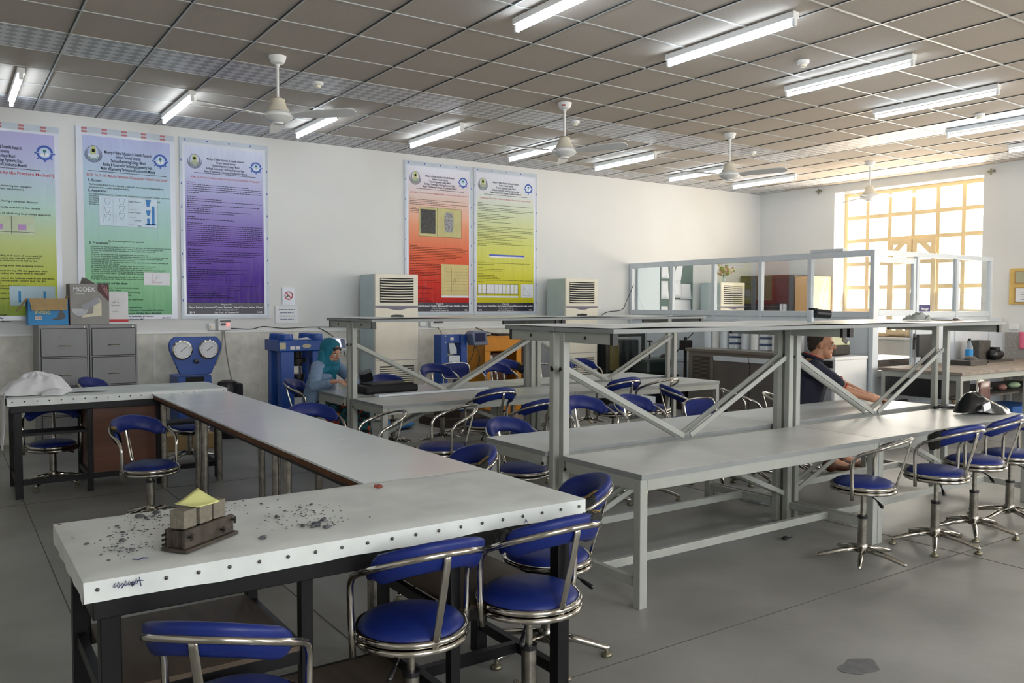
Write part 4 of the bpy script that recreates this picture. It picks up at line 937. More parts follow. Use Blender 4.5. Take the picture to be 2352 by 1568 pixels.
CR = [[0.524, 2.927, .016], [0.537, 2.891, .01], [0.58, 2.951, .014], [0.441, 2.834, .009], [0.444, 2.748, .008], [0.304+.03, 2.671, .008], [0.426, 2.653, .012], [0.781, 2.451, .015], [0.896, 2.669, .013], [0.944, 2.727, .007], [1.05, 2.765, .009], [0.967, 2.505, .02], [0.986, 2.46, .015], [0.927, 2.515, .012], [1.004, 2.545, .01], [1.065, 2.534, .006], [0.91, 2.875, .007], [0.361, 2.466, .006], [0.869, 2.95, .006], [1.001, 2.738, .006], [.95, 2.49, .013], [1.02, 2.565, .006], [.56, 2.90, .008], [.37, 2.60, .006]]
for k, (x, y, r) in enumerate(CR):
    mb = MB().ell((x, y, .776), r*1.0, r*.7, r*.38, Matrix.Rotation(k*1.3, 3, 'Z'), n=9, m=6)
    mb.v = [tuple(Vector(v)+Vector((noise.noise(Vector(v)*70), noise.noise(Vector(v)*70+Vector((9, 0, 0))), .3*noise.noise(Vector(v)*90)))*r*.55) for v in mb.v]
    tag(mb.build('mortar_crumb', mCrumb), 'grey crumb of broken mortar on the canvas, '+('left of the mould' if x < .5 else 'behind the mould' if y > 2.8 else 'right of the mould towards the front edge' if y < 2.62 else 'right of the mould, mid table'), 'crumb', 'larger mortar crumbs on the front table')
mb = MB(); rr = random.Random(5)
cl = [(.45, 2.72, .09), (.55, 2.90, .08), (.66, 2.80, .12), (.93, 2.62, .12), (1.02, 2.72, .10), (.42, 2.56, .08), (.98, 2.52, .08), (.75, 2.90, .10)]
for k in range(420):
    cx, cy, s_ = rr.choice(cl); x = rr.gauss(cx, s_*.6); y = rr.gauss(cy, s_*.45); r = rr.uniform(.0009, .0032)
    if .31 < x < 1.9 and 2.36 < y < 2.99: mb.obox((x, y, .7735), (r, rr.uniform(-.5, .5)*r, 0), (rr.uniform(-.5, .5)*r, r*.8, 0), (0, 0, r*.35))
tag(mb.build('mortar_dust', mCrumb), 'fine grey mortar grit strewn across the front canvas table', 'grit', kind='stuff')
tag(MB().ell((1.364, 2.886, .779), .016, .008, .008, Matrix.Rotation(-.5, 3, 'Z')).ell((1.352, 2.892, .781), .006, .005, .006).build('nut_shell', mat('reddish_shell', '7a3a2a', .6, var=.4, scale=60), smooth=True), 'small reddish brown shell lying on the front canvas table', 'shell')
# white bundled cloth and papers on the left table
def clothmesh():
    mb = MB()
    def fn(u, v):
        a = 2*PI*u; r = v
        ex, ey = .27, .20
        x = .60+ex*r*math.cos(a)+.02*math.sin(3*a)*r; y = 7.50+ey*r*math.sin(a)+.02*math.cos(4*a)*r
        h = .150*(1-r**2.4)*(1+.25*math.cos(a-.6)*r)
        n_ = .030*noise.noise(Vector((x*9, y*9, 2)))+.018*noise.noise(Vector((x*24, y*15, 5)))+.022*math.sin(9*a+5*r)*r*(1-r)
        return (x, y, max(.7755, .776+h+n_*(1 if r < .97 else .1)))
    mb.grid(72, 20, fn); return mb
t = clothmesh().build('white_cloth_bundle', mCloth, smooth=True, solid=.002); tag(t, 'crumpled white cloth bundled on the left canvas table', 'cloth')
hang = MB().grid(14, 18, lambda u, v: (.392-.012-.02*v+.008*math.sin(7*u+3*v), 7.26+.22*u*(1-.4*v)+.012*math.sin(9*v), .79-v*.42+.01*math.sin(u*6)))
hang.build('hanging_corner', mCloth, t, smooth=True, solid=.002)
fl = MB().grid(12, 8, lambda u, v: (.62+.20*u*(1-.3*v), 7.30-v*.07+.01*math.sin(6*u), .79+.03*(1-v)*math.sin(PI*u)-.016*v)); fl.build('hanging_corner', mCloth, t, smooth=True, solid=.002)
for k, (x, y, r) in enumerate(((.83, 7.45, .3), (.90, 7.47, .1), (1.0, 7.44, -.15))):
    mb = MB().grid(5, 4, lambda u, v: Vector((x, y, .778+.002*k+.006*u*v*(k == 2)))+Matrix.Rotation(r, 3, 'Z') @ Vector(((u-.5)*.21, (v-.5)*.15, 0))); tag(mb.build('paper_sheet', mPaper, solid=.0008), ['white paper sheet nearest the white cloth, lowest of three', 'white paper sheet between the two others by the cloth', 'rightmost white paper sheet by the cloth, one corner curled'][k], 'paper', 'papers on the left table')

# ================================================================== FILING CABINETS AND BOXES
for k, x in enumerate((.80, 1.258)):
    t = thing('filing_cabinet', ('left' if k == 0 else 'right')+' hand grey four drawer filing cabinet behind the left canvas table', 'filing cabinet', (x, 9.5, 0), 0, 'grey filing cabinets')
    MB().box(x, x+.452, 9.50, 10.11, 0, 1.262).build('carcass', mCab, t, bevel=.004)
    for d in range(4):
        z1 = 1.222-d*.298; f_ = MB().box(x+.022, x+.43, 9.488, 9.502, z1-.276, z1)
        g_ = MB().box(x+.016, x+.436, 9.498, 9.4995, z1-.282, z1+.006); g_.build('drawer_gap', mCabD, t)
        o = f_.build('drawer', mCab, t, bevel=.002)
        MB().tube([(x+.175, 9.486, z1-.17), (x+.19, 9.472, z1-.168), (x+.226, 9.468, z1-.166), (x+.262, 9.472, z1-.168), (x+.277, 9.486, z1-.17)], .007, 8, sy=.7).build('handle', mBrass, o, smooth=True)
        MB().box(x+.19, x+.262, 9.485, 9.489, z1-.105, z1-.07).build('label_holder', mCab, o, bevel=.001)
    MB().cyl((x+.41, 9.496, 1.24), (x+.41, 9.49, 1.24), .008, n=10).build('lock', mChrome, t)
# blue open carton
t = thing('carton', 'open blue cardboard carton with raised flaps on the left filing cabinet', 'box', (.86, 9.62, 1.263))
b_ = MB().box(.72, 1.075, 9.56, 9.566, 1.263, 1.53).box(.72, .726, 9.566, 9.84, 1.263, 1.53).box(1.069, 1.075, 9.566, 9.84, 1.263, 1.53).box(.72, 1.075, 9.84, 9.846, 1.263, 1.53).box(.726, 1.069, 9.566, 9.84, 1.263, 1.27)
b_.build('body', mBoxB, t)
MB().add([(.73, 9.558, 1.53), (1.07, 9.558, 1.53), (1.06, 9.52, 1.41), (.75, 9.52, 1.405)], [(0, 1, 2, 3)]).build('flap', mCard, t, solid=.004)
MB().add([(.72, 9.57, 1.53), (.72, 9.83, 1.53), (.63, 9.81, 1.40), (.63, 9.59, 1.40)], [(0, 1, 2, 3)]).build('flap', mCard, t, solid=.004)
MB().add([(1.075, 9.57, 1.53), (1.075, 9.83, 1.53), (1.082, 9.80, 1.56), (1.082, 9.60, 1.56)], [(0, 1, 2, 3)]).build('flap', mCard, t, solid=.004)
txt('model_text', 'BT-7023Q', mat('pale_yellow_print', 'cfcf8a', .5), t, (.845, 9.558, 1.375), .045, bold=.02, width=.13)
MB().box(.78, .84, 9.557, 9.5595, 1.315, 1.355).build('barcode', mPaper, t)
bb = MB()
for k in range(8): bb.box(.784+.007*k, .787+.007*k, 9.5562, 9.557, 1.32, 1.352)
bb.build('barcode_bars', mat('brown_print', '8a4a3a', .5), t)
pic = MB().prism([(.92, 1.32), (.97, 1.335), (1.0, 1.40), (.985, 1.46), (1.0, 1.475), (1.03, 1.39), (1.05, 1.35), (1.04, 1.325), (.98, 1.31)], (0, 9.5592, 0), (1, 0, 0), (0, 0, 1), (0, -.002, 0)).build('machine_picture', mBlackP, t)
txt('small_print', 'CHAIN LIFT BENCH', mText, t, (.85, 9.558, 1.43), .014, wmax=.14)
# grey mixer box
t = thing('mixer_box', 'grey and maroon kitchen mixer box lettered MODEX on the cabinets', 'box', (1.27, 9.6, 1.263))
MB().box(1.09, 1.452, 9.54, 9.80, 1.263, 1.68).build('body', mBoxG, t, bevel=.002)
MB().box(1.088, 1.454, 9.55, 9.802, 1.676, 1.682).build('top_face', mBoxM, t)
MB().box(1.086, 1.0905, 9.545, 9.80, 1.264, 1.68).build('side_face', mBoxM, t)
MB().prism([(1.35, 1.68), (1.452, 1.68), (1.452, 1.50), (1.345, 1.615)], (0, 9.5395, 0), (1, 0, 0), (0, 0, 1), (0, -.0015, 0)).build('swirl_corner', mBoxM, t)
for k in range(3): MB().tube([(1.385+.02*k, 9.5365, 1.675-.0*k), (1.405+.014*k, 9.5365, 1.62), (1.44, 9.5365, 1.56-.0*k+.02*k)], .004, 4, sy=.2, up=(0, 1, 0)).build('swirl_line', mat('swirl_pink', '9a6a6a', .5), t)
txt('brand_text', 'MODEX', mTextW, t, (1.22, 9.538, 1.605), .06, bold=.006, width=.20)
txt('small_print', 'STAND MIXER', mTextW, t, (1.18, 9.538, 1.575), .014, wmax=.12)
px = MB().prism([(1.16+.075*math.cos(a)+.02, 1.425+.075*math.sin(a)) for a in [PI+PI*k/12 for k in range(13)]], (0, 9.5385, 0), (1, 0, 0), (0, 0, 1), (0, -.0015, 0)); px.build('bowl_picture', mat('bowl_print', 'a9aab2', .3, var=.2), t)
px = MB().prism([(1.20, 1.335), (1.38, 1.355), (1.38, 1.50), (1.35, 1.535), (1.31, 1.53), (1.30, 1.38), (1.20, 1.36)], (0, 9.5388, 0), (1, 0, 0), (0, 0, 1), (0, -.0012, 0)); px.build('mixer_picture', mat('mixer_cream_print', 'cfcab0', .4), t)
px = MB().obox((1.28, 9.537, 1.475), (.075, 0, .045), (-.015, 0, .025), (0, .0007, 0)); px.build('mixer_arm_picture', mat('arm_print', '83858f', .3), t)
MB().add([(1.20, 9.66, 1.683), (1.34, 9.62, 1.683), (1.25, 9.60, 1.74), (1.215, 9.64, 1.75)], [(0, 1, 2, 3)]).build('flap', mBoxG, t, solid=.003)
t = thing('white_carton', 'small upright white box with a red base stripe, right of the mixer box', 'box', (1.55, 9.6, 1.263))
MB().box(1.46, 1.645, 9.60, 9.72, 1.263, 1.60).build('body', mBoxW, t, bevel=.002)
MB().box(1.4605, 1.6445, 9.598, 9.60, 1.285, 1.315).build('red_stripe', mRedB, t)
txt('label_text', 'o C o', mTextK, t, (1.52, 9.598, 1.485), .022, bold=.01, width=.07); txt('label_text', 'Sodium Hydroxide', mTextK, t, (1.52, 9.598, 1.455), .016, wmax=.08); txt('label_text', 'Laboratory', mTextK, t, (1.52, 9.598, 1.395), .013, wmax=.06)

# ================================================================== TESTING MACHINES ALONG THE WALL
t = thing('gauge_console', 'blue compression console with two round dial gauges behind the left table', 'testing machine', (2.26, 9.35, 0))
poly = [(1.985, 1.05), (2.0, 1.09), (2.04, 1.125), (2.47, 1.125), (2.51, 1.09), (2.525, 1.05), (2.52, .98), (2.42, .73), (2.40, .715), (2.11, .715), (2.09, .73), (1.99, .98)]
MB().prism(poly, (0, 9.30, 0), (1, 0, 0), (0, 0, 1), (0, .05, 0)).build('panel', mPressB, t, bevel=.006)
MB().box(2.08, 2.43, 9.35, 9.75, .0, .70).build('column', mPressB, t, bevel=.006)
MB().box(2.16, 2.35, 9.344, 9.352, .35, .69).build('glass_window', mDark, t)
for x in (2.115, 2.385):
    g_ = MB().lathe([(.002, -.03), (.092, -.03), (.106, -.018), (.106, .01), (.002, .01)], (x, 9.30, .987), 32, 'y').build('gauge', mChrome, t, smooth='auto')
    MB().lathe([(.002, -.032), (.090, -.032), (.090, -.030), (.002, -.030)], (x, 9.30, .987), 32, 'y').build('dial_face', mPaper, g_)
    dk = MB()
    for k in range(30):
        a = -PI*.25+1.5*PI*k/29; c_, s_ = math.cos(a), math.sin(a); dk.obox((x+.078*c_, 9.267, .987+.078*s_), (.006*c_, 0, .006*s_), (-.001*s_, 0, .001*c_), (0, .0004, 0))
    dk.build('dial_marks', mTextK, g_)
    MB().obox((x+.008, 9.264, .995), (.030, 0, .024), (-.0015, 0, .0018), (0, .0006, 0)).build('pointer', mTextK, g_)
MB().lathe([(.002, -.045), (.026, -.04), (.026, -.02), (.008, -.02), (.008, 0), (.002, 0)], (2.255, 9.30, .862), 10, 'y').build('star_knob', mBlackP, t)
t = thing('drum', 'small dark steel drum standing right of the dial gauge console', 'drum', (2.66, 9.3, 0))
MB().lathe([(.002, 0), (.11, 0), (.115, .05), (.115, .58), (.10, .62), (.05, .64), (.002, .64)], (2.60, 9.35, 0)).build('body', mBlackP, t, smooth='auto'); MB().box(2.66, 2.76, 9.30, 9.45, 0, .60).build('side_tank', mBlackP, t, bevel=.02)
# big press
t = thing('compression_press', 'large blue four column compression press behind the woman', 'testing machine', (3.26, 8.9, 0))
MB().box(2.995, 3.56, 8.80, 9.28, .965, 1.085).build('crosshead', mPressB, t, bevel=.008)
for x, y in ((3.10, 8.90), (3.44, 8.90), (3.10, 9.18), (3.44, 9.18)):
    MB().lathe([(.002, 1.085), (.082, 1.085), (.085, 1.10), (.078, 1.15), (.002, 1.155)], (x, y, 0), 12).build('nut_cap', mPressB, t, smooth='auto')
for x, y in ((3.095, 8.88), (3.45, 8.88), (3.095, 9.20), (3.45, 9.20)): MB().box(x-.075, x+.075, y-.06, y+.06, .02, .965).build('column', mPressB, t, bevel=.01)
MB().box(3.17, 3.375, 8.86, 9.2, .02, .45).build('base_cabinet', mAlu, t, bevel=.005)
MB().lathe([(.002, .98), (.05, .98), (.05, .88), (.10, .875), (.10, .83), (.06, .83), (.06, .79), (.002, .79)], (3.27, 9.02, 0)).build('upper_platen', mIron, t, smooth='auto')
MB().lathe([(.002, .70), (.088, .70), (.088, .66), (.075, .66), (.075, .45), (.09, .45), (.09, .42), (.002, .42)], (3.27, 9.02, 0)).build('ram', mBlackP, t, smooth='auto')
for s_ in (-1, 1): MB().cyl((3.27+s_*.05, 9.02, .70), (3.27+s_*.05, 9.02, .80), .012).build('guide_rod', mSteel, t)
MB().box(3.12, 3.17, 8.797, 8.80, .985, 1.02).build('sticker', mPaper, t); MB().box(3.18, 3.23, 8.797, 8.80, .985, 1.02).build('sticker', mPaper, t)
MB().prism([(3.305+.05*math.cos(a), 1.02+.021*math.sin(a)) for a in [2*PI*k/24 for k in range(24)]], (0, 8.80, 0), (1, 0, 0), (0, 0, 1), (0, -.003, 0)).build('maker_badge', mBrass, t)
MB().box(3.002, 3.07, 8.797, 8.80, .99, 1.06).build('data_plate', mBrass, t)
MB().grid(8, 4, lambda u, v: (3.20+u*.2, 8.84+v*.2, 1.09+.025*math.sin(PI*v)*u)).build('paper', mPaper, t, solid=.001)
t = thing('press_display', 'white control display with lit violet screen beside the blue press', 'display', (3.68, 8.9, 0))
MB().prism([(3.57, 1.10), (3.78, 1.10), (3.80, .96), (3.72, .94), (3.60, 1.0)], (0, 8.84, 0), (1, 0, 0), (0, 0, 1), (0, .14, 0)).build('housing', mAlu, t, bevel=.008)
MB().prism([(3.585, 1.088), (3.705, 1.088), (3.725, 1.00), (3.625, 1.0)], (0, 8.838, 0), (1, 0, 0), (0, 0, 1), (0, -.003, 0)).build('screen', mScreen, t)
MB().prism([(3.715, 1.088), (3.76, 1.085), (3.785, .98), (3.74, .985)], (0, 8.838, 0), (1, 0, 0), (0, 0, 1), (0, -.003, 0)).build('keypad', mGreyBlue, t)
MB().cyl((3.69, 8.93, .0), (3.69, 8.93, .97), .025).build('stand', mAlu, t)
t = thing('dark_pump', 'small dark pump on the floor left of the blue press', 'pump', (2.86, 9.2, 0)); MB().cyl((2.80, 9.1, .28), (2.92, 9.1, .28), .07).box(2.80, 2.93, 9.02, 9.18, 0, .20).build('body', mIron, t, smooth='auto')
# coolers
def cooler_proto():
    t = thing('cooler_tower', 'x', 'air conditioner'); K = dict(local=True)
    MB().box(-.30, .30, .02, .44, 0, 1.86).build('cabinet', mACside, t, bevel=.006, **K)
    MB().box(-.302, .302, -.02, .02, .02, 1.862).build('front_panel', mCream, t, bevel=.012, **K)
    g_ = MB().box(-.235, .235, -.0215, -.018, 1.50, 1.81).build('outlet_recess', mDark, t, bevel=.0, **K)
    for k in range(9):
        z = 1.525+.033*k; MB().grid(8, 1, lambda u, v: (-.233+.466*u, -.026-.012*math.sin(PI*u)*.4-v*.002, z+(.010 if v else -.004)-.006*math.sin(PI*u))).build('louvre', mCream, g_, local=True, solid=.003)
    MB().prism([(-.302, 1.46), (.302, 1.46), (.302, 1.435), (.16, 1.43), (.05, 1.405), (-.03, 1.405), (-.15, 1.43), (-.302, 1.435)], (0, -.022, 0), (1, 0, 0), (0, 0, 1), (0, .006, 0)).build('logo_band', mPurple, t, **K)
    MB().prism([(-.10, 1.335), (-.06, 1.345), (0, 1.348), (.06, 1.345), (.10, 1.335), (.07, 1.30), (.03, 1.285), (-.03, 1.285), (-.07, 1.30)], (0, -.024, 0), (1, 0, 0), (0, 0, 1), (0, .006, 0)).build('control_panel', mBlackP, t, **K)
    MB().tube([(-.12, -.022, 1.32), (-.08, -.022, 1.28), (0, -.022, 1.262), (.08, -.022, 1.28), (.12, -.022, 1.32)], .004, 6).build('panel_rim', mCream, t, smooth=True, **K)
    MB().box(-.30, .30, -.0222, -.0195, .768, .773).build('panel_seam', mPurple, t, **K)
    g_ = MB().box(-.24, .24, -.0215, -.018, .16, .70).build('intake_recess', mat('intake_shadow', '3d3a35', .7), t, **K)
    s_ = MB()
    for k in range(20): s_.box(-.24, .24, -.027, -.02, .172+.026*k, .186+.026*k)
    s_.build('intake_louvres', mCream, g_, local=True)
    return t
cp = cooler_proto()
for i, (x, y, l) in enumerate(((4.78, 9.57, 'white cooler tower nearest, partly covering the red poster'), (7.80, 9.57, 'white cooler tower in the middle of the long wall'), (11.15, 9.62, 'white cooler tower inside the glazed office'))):
    o = cp if i == 0 else copy_tree(cp); o.location = (x, y, 0); o['label'] = l; o['group'] = 'floor standing coolers'
# small press with display
t = thing('bending_frame', 'small blue testing frame with white clamp, before the far wall', 'testing machine', (5.44, 9.3, 0))
for x in (5.30, 5.59): MB().box(x-.045, x+.045, 9.25, 9.45, 0, 1.09).build('upright', mPressB, t, bevel=.004)
MB().box(5.345, 5.545, 9.28, 9.42, .985, 1.09).build('crosshead', mPressB, t, bevel=.004)
MB().box(5.40, 5.45, 9.277, 9.28, 1.02, 1.055).build('data_plate', mPaper, t)
bo = MB()
for x in (5.31, 5.58):
    for z in (1.075, .995): bo.cyl((x, 9.245, z), (x, 9.255, z), .01, n=8)
bo.build('bolts', mChrome, t)
MB().prism([(5.38, .98), (5.46, .98), (5.50, .90), (5.50, .84), (5.40, .84)], (0, 9.28, 0), (1, 0, 0), (0, 0, 1), (0, .1, 0)).build('load_head', mAlu, t, bevel=.006)
MB().box(5.37, 5.53, 9.25, 9.40, .72, .82).box(5.36, 5.50, 9.24, 9.26, .75, .76).build('clamp', mAlu, t, bevel=.004); MB().box(5.345, 5.545, 9.28, 9.42, .62, .70).build('table', mIron, t, bevel=.004)
t = thing('display_unit', 'blue grey display unit with dark screen on the small testing frame', 'display', (5.75, 9.15, 0))
MB().prism([(5.615, 1.10), (5.66, 1.14), (5.84, 1.135), (5.87, .955), (5.66, .95)], (0, 9.10, 0), (1, 0, 0), (0, 0, 1), (0, .18, 0)).build('housing', mGreyBlue, t, bevel=.012)
MB().box(5.665, 5.82, 9.095, 9.10, 1.0, 1.11).build('screen', mLcd, t, bevel=.004)
MB().beam((5.648, 9.15, 1.07), (5.66, 9.12, .96), .01, .02).build('bracket', mGreyBlue, t)
cable([(5.72, 9.2, .95), (5.70, 9.2, .85), (5.66, 9.22, .75), (5.62, 9.24, .66)], 'black cable hanging left below the display unit', r=.006)
cable([(5.73, 9.2, .95), (5.78, 9.2, .86), (5.80, 9.2, .76), (5.77, 9.22, .64)], 'black cable hanging right below the display unit', r=.006)
t = thing('orange_cabinet', 'orange yellow steel machine cabinet with an open front window', 'cabinet', (6.2, 9.3, 0))
oc = MB().box(5.93, 6.52, 9.28, 9.30, .86, 1.04).box(5.93, 6.02, 9.28, 9.30, 0, .86).box(6.44, 6.52, 9.28, 9.30, 0, .86).box(6.02, 6.44, 9.28, 9.30, 0, .30).box(5.93, 5.95, 9.30, 9.72, 0, 1.04).box(6.50, 6.52, 9.30, 9.72, 0, 1.04).box(5.95, 6.50, 9.70, 9.72, 0, 1.04).box(5.93, 6.52, 9.28, 9.72, 1.04, 1.055)
oc.build('shell', mOrange, t, bevel=.003); MB().box(6.15, 6.40, 9.45, 9.65, .3, .82).build('inner_machine', mWood, t, bevel=.01); MB().box(6.03, 6.14, 9.4, 9.6, .3, .8).build('sack', mCloth, t, bevel=.02)
MB().box(5.99, 6.10, 9.4, 9.5, 1.055, 1.075).build('lid_latch', mIron, t); MB().box(6.20, 6.38, 9.36, 9.55, 1.055, 1.085).build('metal_part', mIron, t)
t = thing('grey_cabinet', 'grey apparatus cabinet with a tilted white and black panel, behind the bench posts', 'cabinet', (6.85, 9.4, 0))
MB().box(6.62, 7.05, 9.32, 9.75, 0, .93).build('body', mat('apparatus_grey', '7a7c80', .45), t, bevel=.006)
MB().prism([(6.62, .94), (7.05, .93), (7.0, 1.07), (6.9, 1.10), (6.62, 1.10)], (0, 9.34, 0), (1, 0, 0), (0, 0, 1), (0, .3, 0)).build('top_panel', mAlu, t, bevel=.01)
MB().ell((6.95, 9.335, 1.01), .045, .008, .03).build('round_lens', mBlackP, t, smooth=True); MB().box(6.83, 6.89, 9.33, 9.34, 1.03, 1.05).build('badge', mBlackP, t)
MB().box(6.72, 6.78, 9.315, 9.32, .83, .86).build('label', mPaper, t)
# plastic wrapped rack and black apparatus left of the counter
t = thing('wrapped_machine', 'dark machine wrapped in clear plastic, left of the steel counter', 'machine', (8.5, 9.4, 0))
MB().box(8.12, 8.16, 9.35, 9.39, 0, 1.04).box(8.84, 8.88, 9.35, 9.39, 0, 1.04).box(8.12, 8.88, 9.35, 9.39, 1.0, 1.04).box(8.12, 8.88, 9.80, 9.84, 1.0, 1.04).build('frame', mIron, t)
MB().box(8.20, 8.82, 9.42, 9.80, 0, .95).build('body', mat('machine_dark', '2b2e2d', .4, var=.3), t, bevel=.02)
MB().box(8.22, 8.40, 9.40, 9.42, .5, .9).build('door', mat('wood_door', '8c7a4c', .5), t)
MB().grid(26, 10, lambda u, v: (8.10+.8*u, 9.345-.012*abs(math.sin(u*17)), .12+.95*v+.01*math.sin(u*9))).build('plastic_sheet', glass('sheet_plastic', (.72, .76, .74), .12, .15), t, smooth=True)
t = thing('black_apparatus', 'low black apparatus with upright handle near the partition', 'machine', (8.5, 8.9, 0))
MB().box(8.22, 8.95, 8.70, 9.05, 0, .46).build('cabinet', mBlackP, t, bevel=.01); MB().box(8.35, 8.80, 8.75, 9.0, .46, .70).build('motor_housing', mat('dark_green_iron', '1f2a28', .4), t, bevel=.05)
MB().cyl((8.50, 8.85, .70), (8.50, 8.85, .95), .012).cyl((8.46, 8.85, .95), (8.54, 8.85, .95), .014).build('handle', mIron, t); MB().ell((8.85, 8.9, .62), .10, .10, .14).build('flywheel', mIron, t, smooth=True)
t = thing('drill_stand', 'dark drilling apparatus with hand wheel, behind the far shelf post', 'machine', (8.75, 8.35, 0))
MB().box(8.55, 9.10, 8.22, 8.50, .36, .42).build('wooden_base', mWood, t, bevel=.004); MB().box(8.6, 9.05, 8.24, 8.48, 0, .36).build('stand', mIron, t)
MB().cyl((8.72, 8.36, .42), (8.72, 8.36, 1.02), .022).build('column', mIron, t); MB().box(8.66, 8.80, 8.30, 8.42, .84, .98).cyl((8.60, 8.36, .86), (8.50, 8.34, .80), .008).cyl((8.76, 8.36, 1.0), (8.88, 8.36, 1.08), .007).build('drill_head', mIron, t, bevel=.004)
MB().lathe([(.002, .42), (.11, .42), (.11, .80), (.09, .84), (.002, .84)], (8.97, 8.36, 0), 18).build('dark_pot', mat('dark_green_iron', '1f2a28', .4), t, smooth='auto')
MB().ell((8.80, 8.27, .52), .05, .04, .06).build('white_flask', mAlu, t, smooth=True); MB().obox((8.93, 8.22, .55), (.05, 0, .03), (0, .006, 0), (-.03, 0, .07)).build('plate', mJunk, t)
tag(MB().beam((9.0, 8.95, .02), (9.22, 9.25, 1.30), .012, .012).build('steel_rod', mIron), 'thin dark rod leaning against the white partition', 'rod')
# ================================================================== STEEL COUNTER, MOULD TUBES, FREEZER, SCALE
t = thing('steel_counter', 'long stainless refrigerated counter along the glazed partition', 'counter', (8.9, 7.3, 0))
MB().box(8.575, 9.22, 6.45, 8.16, .08, .84).build('carcass', mSteel, t, bevel=.004)
MB().box(8.53, 9.235, 6.43, 8.18, .84, .885).build('worktop', mSteel, t, bevel=.006)
g_ = MB().box(8.565, 8.577, 7.70, 8.13, .12, .82).build('grille_panel', mSteel, t, bevel=.003)
s_ = MB()
for k in range(18): s_.box(8.560, 8.566, 7.76, 8.07, .46+.018*k, .468+.018*k)
s_.build('grille', mIron, g_)
MB().box(8.558, 8.566, 7.80, 8.02, .38, .42).build('control_strip', mBlackP, t)
for ya, yb in ((7.10, 7.68), (6.50, 7.08)):
    d_ = MB().box(8.56, 8.576, ya, yb, .12, .745).build('door', mat('steel_door_dark', '716d6a', .4, metal=.6), t, bevel=.004)
    MB().prism([(8.535, .80), (8.575, .80), (8.575, .745), (8.545, .735)], (0, ya, 0), (1, 0, 0), (0, 0, 1), (0, yb-ya, 0)).build('door_handle', mAlu, d_, bevel=.003)
for x in (8.62, 9.16):
    for y in (6.52, 8.08): MB().cyl((x, y, 0), (x, y, .08), .02).build('leg', mIron, t)
rr = random.Random(8)
ys = [8.10, 7.98, 7.80, 7.63, 7.45, 7.27, 7.12, 6.93, 6.78, 6.63]
for k, y in enumerate(ys):
    if k in (3, 6, 8):
        t = thing('stacked_tubs', ['stack of white and blue tubs, left between the white pipes', 'stack of white and blue tubs, middle among the white pipes', 'stack of white and blue tubs nearest the bench posts'][(3, 6, 8).index(k)], 'tubs', (8.92, y, .885), 0, 'stacked tubs on the steel counter')
        for j in range(4):
            MB().box(8.86, 8.98, y-.06, y+.06, .885+.085*j, .885+.085*j+.06).build('tub', mAlu, t, bevel=.008)
            MB().box(8.857, 8.983, y-.062, y+.062, .945+.085*j, .965+.085*j).build('lid', mat('tub_lid_blue', '3c4f74', .5), t, bevel=.004)
    else:
        tag(MB().lathe([(.062, 0), (.066, 0), (.066, .355), (.062, .355), (.060, .05), (.002, .05)], (8.92+rr.uniform(-.02, .02), y, .885), 20).build('cylinder_mould', mWhite if k % 2 else mAlu, smooth='auto'),
            ['first', 'second', 'third', '', 'fourth', 'fifth', '', 'sixth', '', 'seventh'][k]+' upright white pipe mould from the left on the steel counter', 'pipe mould', 'white pipe moulds on the steel counter')
t = thing('chest_freezer', 'white under-counter freezer at the partition corner, behind the man', 'freezer', (8.95, 6.1, 0))
MB().box(8.60, 9.235, 5.87, 6.42, .03, .83).build('body', mWhite, t, bevel=.008); MB().box(8.58, 9.24, 5.86, 6.43, .83, .87).build('top', mWhite, t, bevel=.006)
MB().box(8.585, 8.60, 5.90, 6.40, .06, .72).build('door', mat('freezer_door', '8f9297', .4), t, bevel=.004); MB().box(8.58, 8.60, 5.90, 6.40, .74, .82).build('control_strip', mBlackP, t)
txt('handwriting', 'التربة\n٠٠٠٠', mTextW, t, (9.02, 5.868, .62), .06, bold=.01, width=.13)
t = thing('weighing_scale', 'cream shop scale with keypad standing on the white freezer', 'scale', (8.85, 6.1, .87))
MB().box(8.68, 9.02, 5.95, 6.25, .88, 1.0).build('body', mIron, t, bevel=.02); MB().prism([(8.66, 1.0), (9.04, 1.0), (9.04, 1.04), (8.86, 1.12), (8.70, 1.12)], (0, 5.98, 0), (1, 0, 0), (0, 0, 1), (0, .25, 0)).build('display_head', mat('scale_cream', 'c7c9a0', .4), t, bevel=.006)
MB().obox((8.94, 5.975, 1.055), (.045, 0, -.022), (0, .004, 0), (.012, 0, .025)).build('keypad', mBlackP, t); MB().box(8.64, 9.06, 5.93, 6.27, 1.12, 1.13).build('weighing_plate', mSteel, t)

# ================================================================== GLAZED OFFICE PARTITION
XP, YQ, HT = 9.30, 5.85, 2.15
t = thing('office_partition', 'white aluminium and glass partition enclosing the corner office', 'partition', (XP, YQ, 0))
def post(x0, x1, y0, y1, z0, z1, n='mullion'): return MB().box(x0, x1, y0, y1, z0, z1).build(n, mAlu, t, bevel=.004)
YS = [YQ, 6.73, 7.52, 8.36, 9.20, YW-.04]
for k, y in enumerate(YS): post(XP-.03, XP+.03, y-.03, y+.03, 0, HT)
for z0, z1 in ((HT-.08, HT), (1.325, 1.40), (1.245, 1.285), (.62, .68), (0, .08)):
    for a, b in zip(YS[:-1], YS[1:]): post(XP-.025, XP+.025, a+.03, b-.03, z0, z1, 'rail')
for a, b in zip(YS[:-1], YS[1:]):
    MB().box(XP-.004, XP+.002, a+.03, b-.03, 1.40, HT-.08).build('glass_pane', mGlassP, t)
    for z0, z1 in ((1.285, 1.325), (.68, 1.245), (.08, .62)): MB().box(XP-.012, XP+.012, a+.03, b-.03, z0, z1).build('solid_panel', mAlu, t)
XS = [XP, 10.24, 11.20, 12.10]
